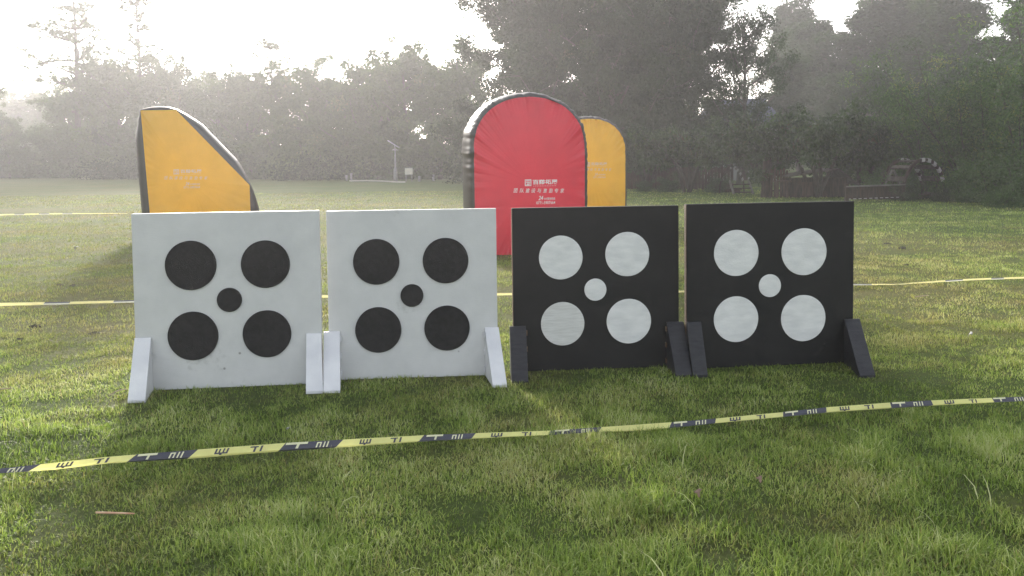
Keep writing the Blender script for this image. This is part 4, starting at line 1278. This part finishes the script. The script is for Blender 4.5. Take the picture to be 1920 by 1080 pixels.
arched_shelter(1733, 26.9, 1.72, 1.38, 1.0, 0.25, 'arched timber shelter with sun glints built as white blocks along its curved edge, right of the A shaped hut')
arched_shelter(1372, 34.0, 1.0, 1.1, 1.1, -0.3, 'smaller arched shelter with steps beside the pale gap between trunks')
st = tag(empty('steps', (gxy(1389, 33.2), 33.0, 0)), 'short dark timber steps in front of the smaller arched shelter', 'steps')
for k in range(3):
    pm = MB(); pm.box((0, .12 * k, .08 + .16 * k), (.75, .2, .05)); pm.build('tread', TIM, st)
for s in (-1, 1):
    pm = MB(); pm.bar((s * .40, -.2, .0), (s * .40, .45, .55), .05, .12); pm.build('side_board', PALE, st)
# pavilion with a hipped roof, mostly behind leaves
pv = tag(empty('pavilion', (gxy(1640, 41), 41, 0), 0.2), 'dark hipped pavilion roof showing between the hazy trees', 'pavilion')
pm = MB()
pm.add([(-1.9, -1.5, 2.9), (1.9, -1.5, 2.9), (1.9, 1.5, 2.9), (-1.9, 1.5, 2.9), (-.6, 0, 3.75), (.6, 0, 3.75)], [[0, 1, 5, 4], [1, 2, 5], [2, 3, 4, 5], [3, 0, 4], [3, 2, 1, 0]])
pm.build('roof', SHING, pv)
for sx in (-1.5, 1.5):
    for sy in (-1.1, 1.1):
        pm = MB(); pm.box((sx, sy, 1.46), (.16, .16, 2.95)); pm.build('post', TIM, pv)
# house with a grey roof
hs = tag(empty('house', (gxy(1392, 52), 52, 0), -0.12, (0.72, 1, 1)), 'pale house with a grey blue tiled roof behind the small trees', 'house')
pm = MB(); pm.box((0, 2.5, 1.9), (6.2, 5, 3.8)); wl = pm.build('wall', WALLM, hs)
pm = MB(); pm.hull8([(-3.6, -.6, 3.8), (3.6, -.6, 3.8), (3.6, 5.6, 3.8), (-3.6, 5.6, 3.8)], [(-2.6, 2.4, 5.35), (2.6, 2.4, 5.35), (2.6, 2.6, 5.35), (-2.6, 2.6, 5.35)]); rf_ = pm.build('roof', SLATE, hs)
pm = MB(); pm.tube([(-2.7, 2.5, 5.38), (2.7, 2.5, 5.38)], [.12, .12], 8); pm.build('ridge', SLATE, rf_)
for x in (-1.9, 1.7):
    pm = MB(); pm.box((x, -.02, 2.0), (1.0, .06, 1.1)); wn = pm.build('window', TIM, hs)
    pm = MB(); pm.box((x, -.06, 2.0), (.84, .02, .94)); pm.build('pane', GLASSY, wn)
pm = MB(); pm.box((0, -.02, 1.05), (.95, .06, 2.1)); pm.build('door', TIM2, hs)

# ------------------------------------------------------------------ litter on the lawn
STRAW = noisy('orange_straw', (0.50, 0.26, 0.16), (0.60, 0.40, 0.26), 20, 0.5)
DEAD = noisy('dead_leaf', (0.16, 0.10, 0.07), (0.26, 0.17, 0.12), 20, 0.8)
CLOD = noisy('dark_soil', (0.035, 0.032, 0.02), (0.09, 0.08, 0.05), 30, 0.95, 0.8, 60)
TWIG = noisy('dry_twig', (0.30, 0.24, 0.15), (0.42, 0.34, 0.22), 20, 0.8)


def stick(name, a, b, r, mat, label, sag=0.0):
    p, q_ = at(*a, .045), at(*b, .045)
    p[2] += float(gz(p[0], p[1])); q_[2] += float(gz(q_[0], q_[1]))
    mid = (p + q_) / 2; mid[2] += sag
    pm = MB(); pm.tube([p, (p + mid) / 2 + [0, 0, sag * .3], mid, (q_ + mid) / 2 + [0, 0, sag * .3], q_], [r, r, r, r * .9, r * .7], 8)
    tag(pm.build(name, mat, smooth=True), label, name.replace('_', ' '))


stick('drinking_straw', (180, 958.5), (252, 961.5), .0045, STRAW, 'thin orange straw lying in the grass in front of the tape')
stick('twig', (205, 741), (238, 730), .004, TWIG, 'thin curved twig on the grass left of the leftmost white board foot', .01)
stick('twig', (-5, 729), (22, 727), .005, TWIG, 'reddish twig on the grass at the left border', .0)
stick('twig', (1716, 558), (1740, 555), .007, TWIG, 'pale straight twig on the dry grass behind the rightmost board', .0)


def dead_leaf(px, py, s, mat, label, seed):
    rg = np.random.RandomState(seed)
    c = at(px, py, .04); c[2] += float(gz(c[0], c[1]))
    n = 12; V = [(0, 0, .3 * s)]
    for k in range(n):
        a = 6.28 * k / n
        r_ = s * (1 + .25 * math.sin(3 * a) + rg.normal(0, .08)) * (1.4 if k in (0, 6) else 1)
        V.append((r_ * math.cos(a), .7 * r_ * math.sin(a), .35 * s * math.cos(2 * a) + .25 * r_ * math.sin(a)))
    pm = MB(); pm.add(V, [[0, 1 + k, 1 + (k + 1) % n] for k in range(n)])
    o = pm.build('dead_leaf', mat, smooth=True); o.location = c; o.rotation_euler = (.4, .1, rg.rand() * 6)
    tag(o, label, 'leaf', 'dead leaves on the lawn')


dead_leaf(1308, 935, .022, DEAD, 'curled brown leaf in the grass in front of the tape', 1)
dead_leaf(1423, 910, .02, DEAD, 'small dark leaf in the grass right of the curled brown leaf', 2)
dead_leaf(1819, 632, .03, GLINT_LITTER, 'pale leaf on the grass right of the rightmost board', 3)
dead_leaf(143, 463.5, .05, GLINT_LITTER, 'white scrap on the dry field left of the yellow wedge', 4)
dead_leaf(540, 803, .012, GLINT_LITTER, 'tiny white scrap in the grass above the tape', 6)


def clod(px, py, s, label, seed, flat=.5):
    s *= 0.62
    rg = np.random.RandomState(seed)
    c = at(px, py, .02); c[2] = float(gz(c[0], c[1]))
    V, Fc = [], []
    n, m = 14, 6
    for j in range(m):
        t = math.pi / 2 * j / (m - 1)
        for k in range(n):
            a = 6.28 * k / n
            r_ = s * (1 + rg.normal(0, .14)) * (1 + .3 * math.sin(2 * a + seed))
            V.append((r_ * math.cos(a) * math.cos(t), .8 * r_ * math.sin(a) * math.cos(t), flat * s * math.sin(t) * (1 + rg.normal(0, .15)) - .005))
    for j in range(m - 1):
        for k in range(n): Fc.append([j * n + k, j * n + (k + 1) % n, (j + 1) * n + (k + 1) % n, (j + 1) * n + k])
    pm = MB(); pm.add(V, Fc)
    o = pm.build('soil_clod', CLOD); o.location = c
    tag(o, label, 'clod', 'dark soil clods on the lawn')


clod(66, 610, .075, 'dark soil clod left of the leftmost board, below the back tape', 1, .6)
clod(36, 634, .06, 'dark clod with a pale top at the left border', 2, .6)
clod(112, 536, .085, 'dark clod on the dry grass just above the back tape', 3, .4)
clod(138, 537, .10, 'wider dark clod beside another just above the back tape', 4, .35)
clod(176, 620, .09, 'flat dark clod close to the left edge of the leftmost board', 5, .35)
clod(1692, 467, .13, 'round dark clod on the field right of the rightmost board', 6, .55)
clod(1700, 496, .08, 'small dark clod nearer than the round one, right of the rightmost board', 7, .5)
clod(1664, 458, .08, 'small dark clod on the green grass beyond the round one', 8, .5)

# ------------------------------------------------------------------ morning haze
hm = bpy.data.materials.new('haze')
hm.use_nodes = True
t = hm.node_tree
t.nodes.remove(t.nodes['Principled BSDF'])
pv_ = t.nodes.new('ShaderNodeVolumePrincipled')
pv_.inputs['Color'].default_value = (0.945, 0.935, 0.965, 1)
pv_.inputs['Density'].default_value = HAZE
pv_.inputs['Anisotropy'].default_value = 0.5
t.links.new(pv_.outputs[0], t.nodes['Material Output'].inputs['Volume'])
mb = MB(); mb.box((0, 105, 13.5), (470, 300, 29))
hz_o = mb.build('haze', hm)
tag(hz_o, 'pale morning haze lying over the lawn and the wood', 'haze', kind='stuff')
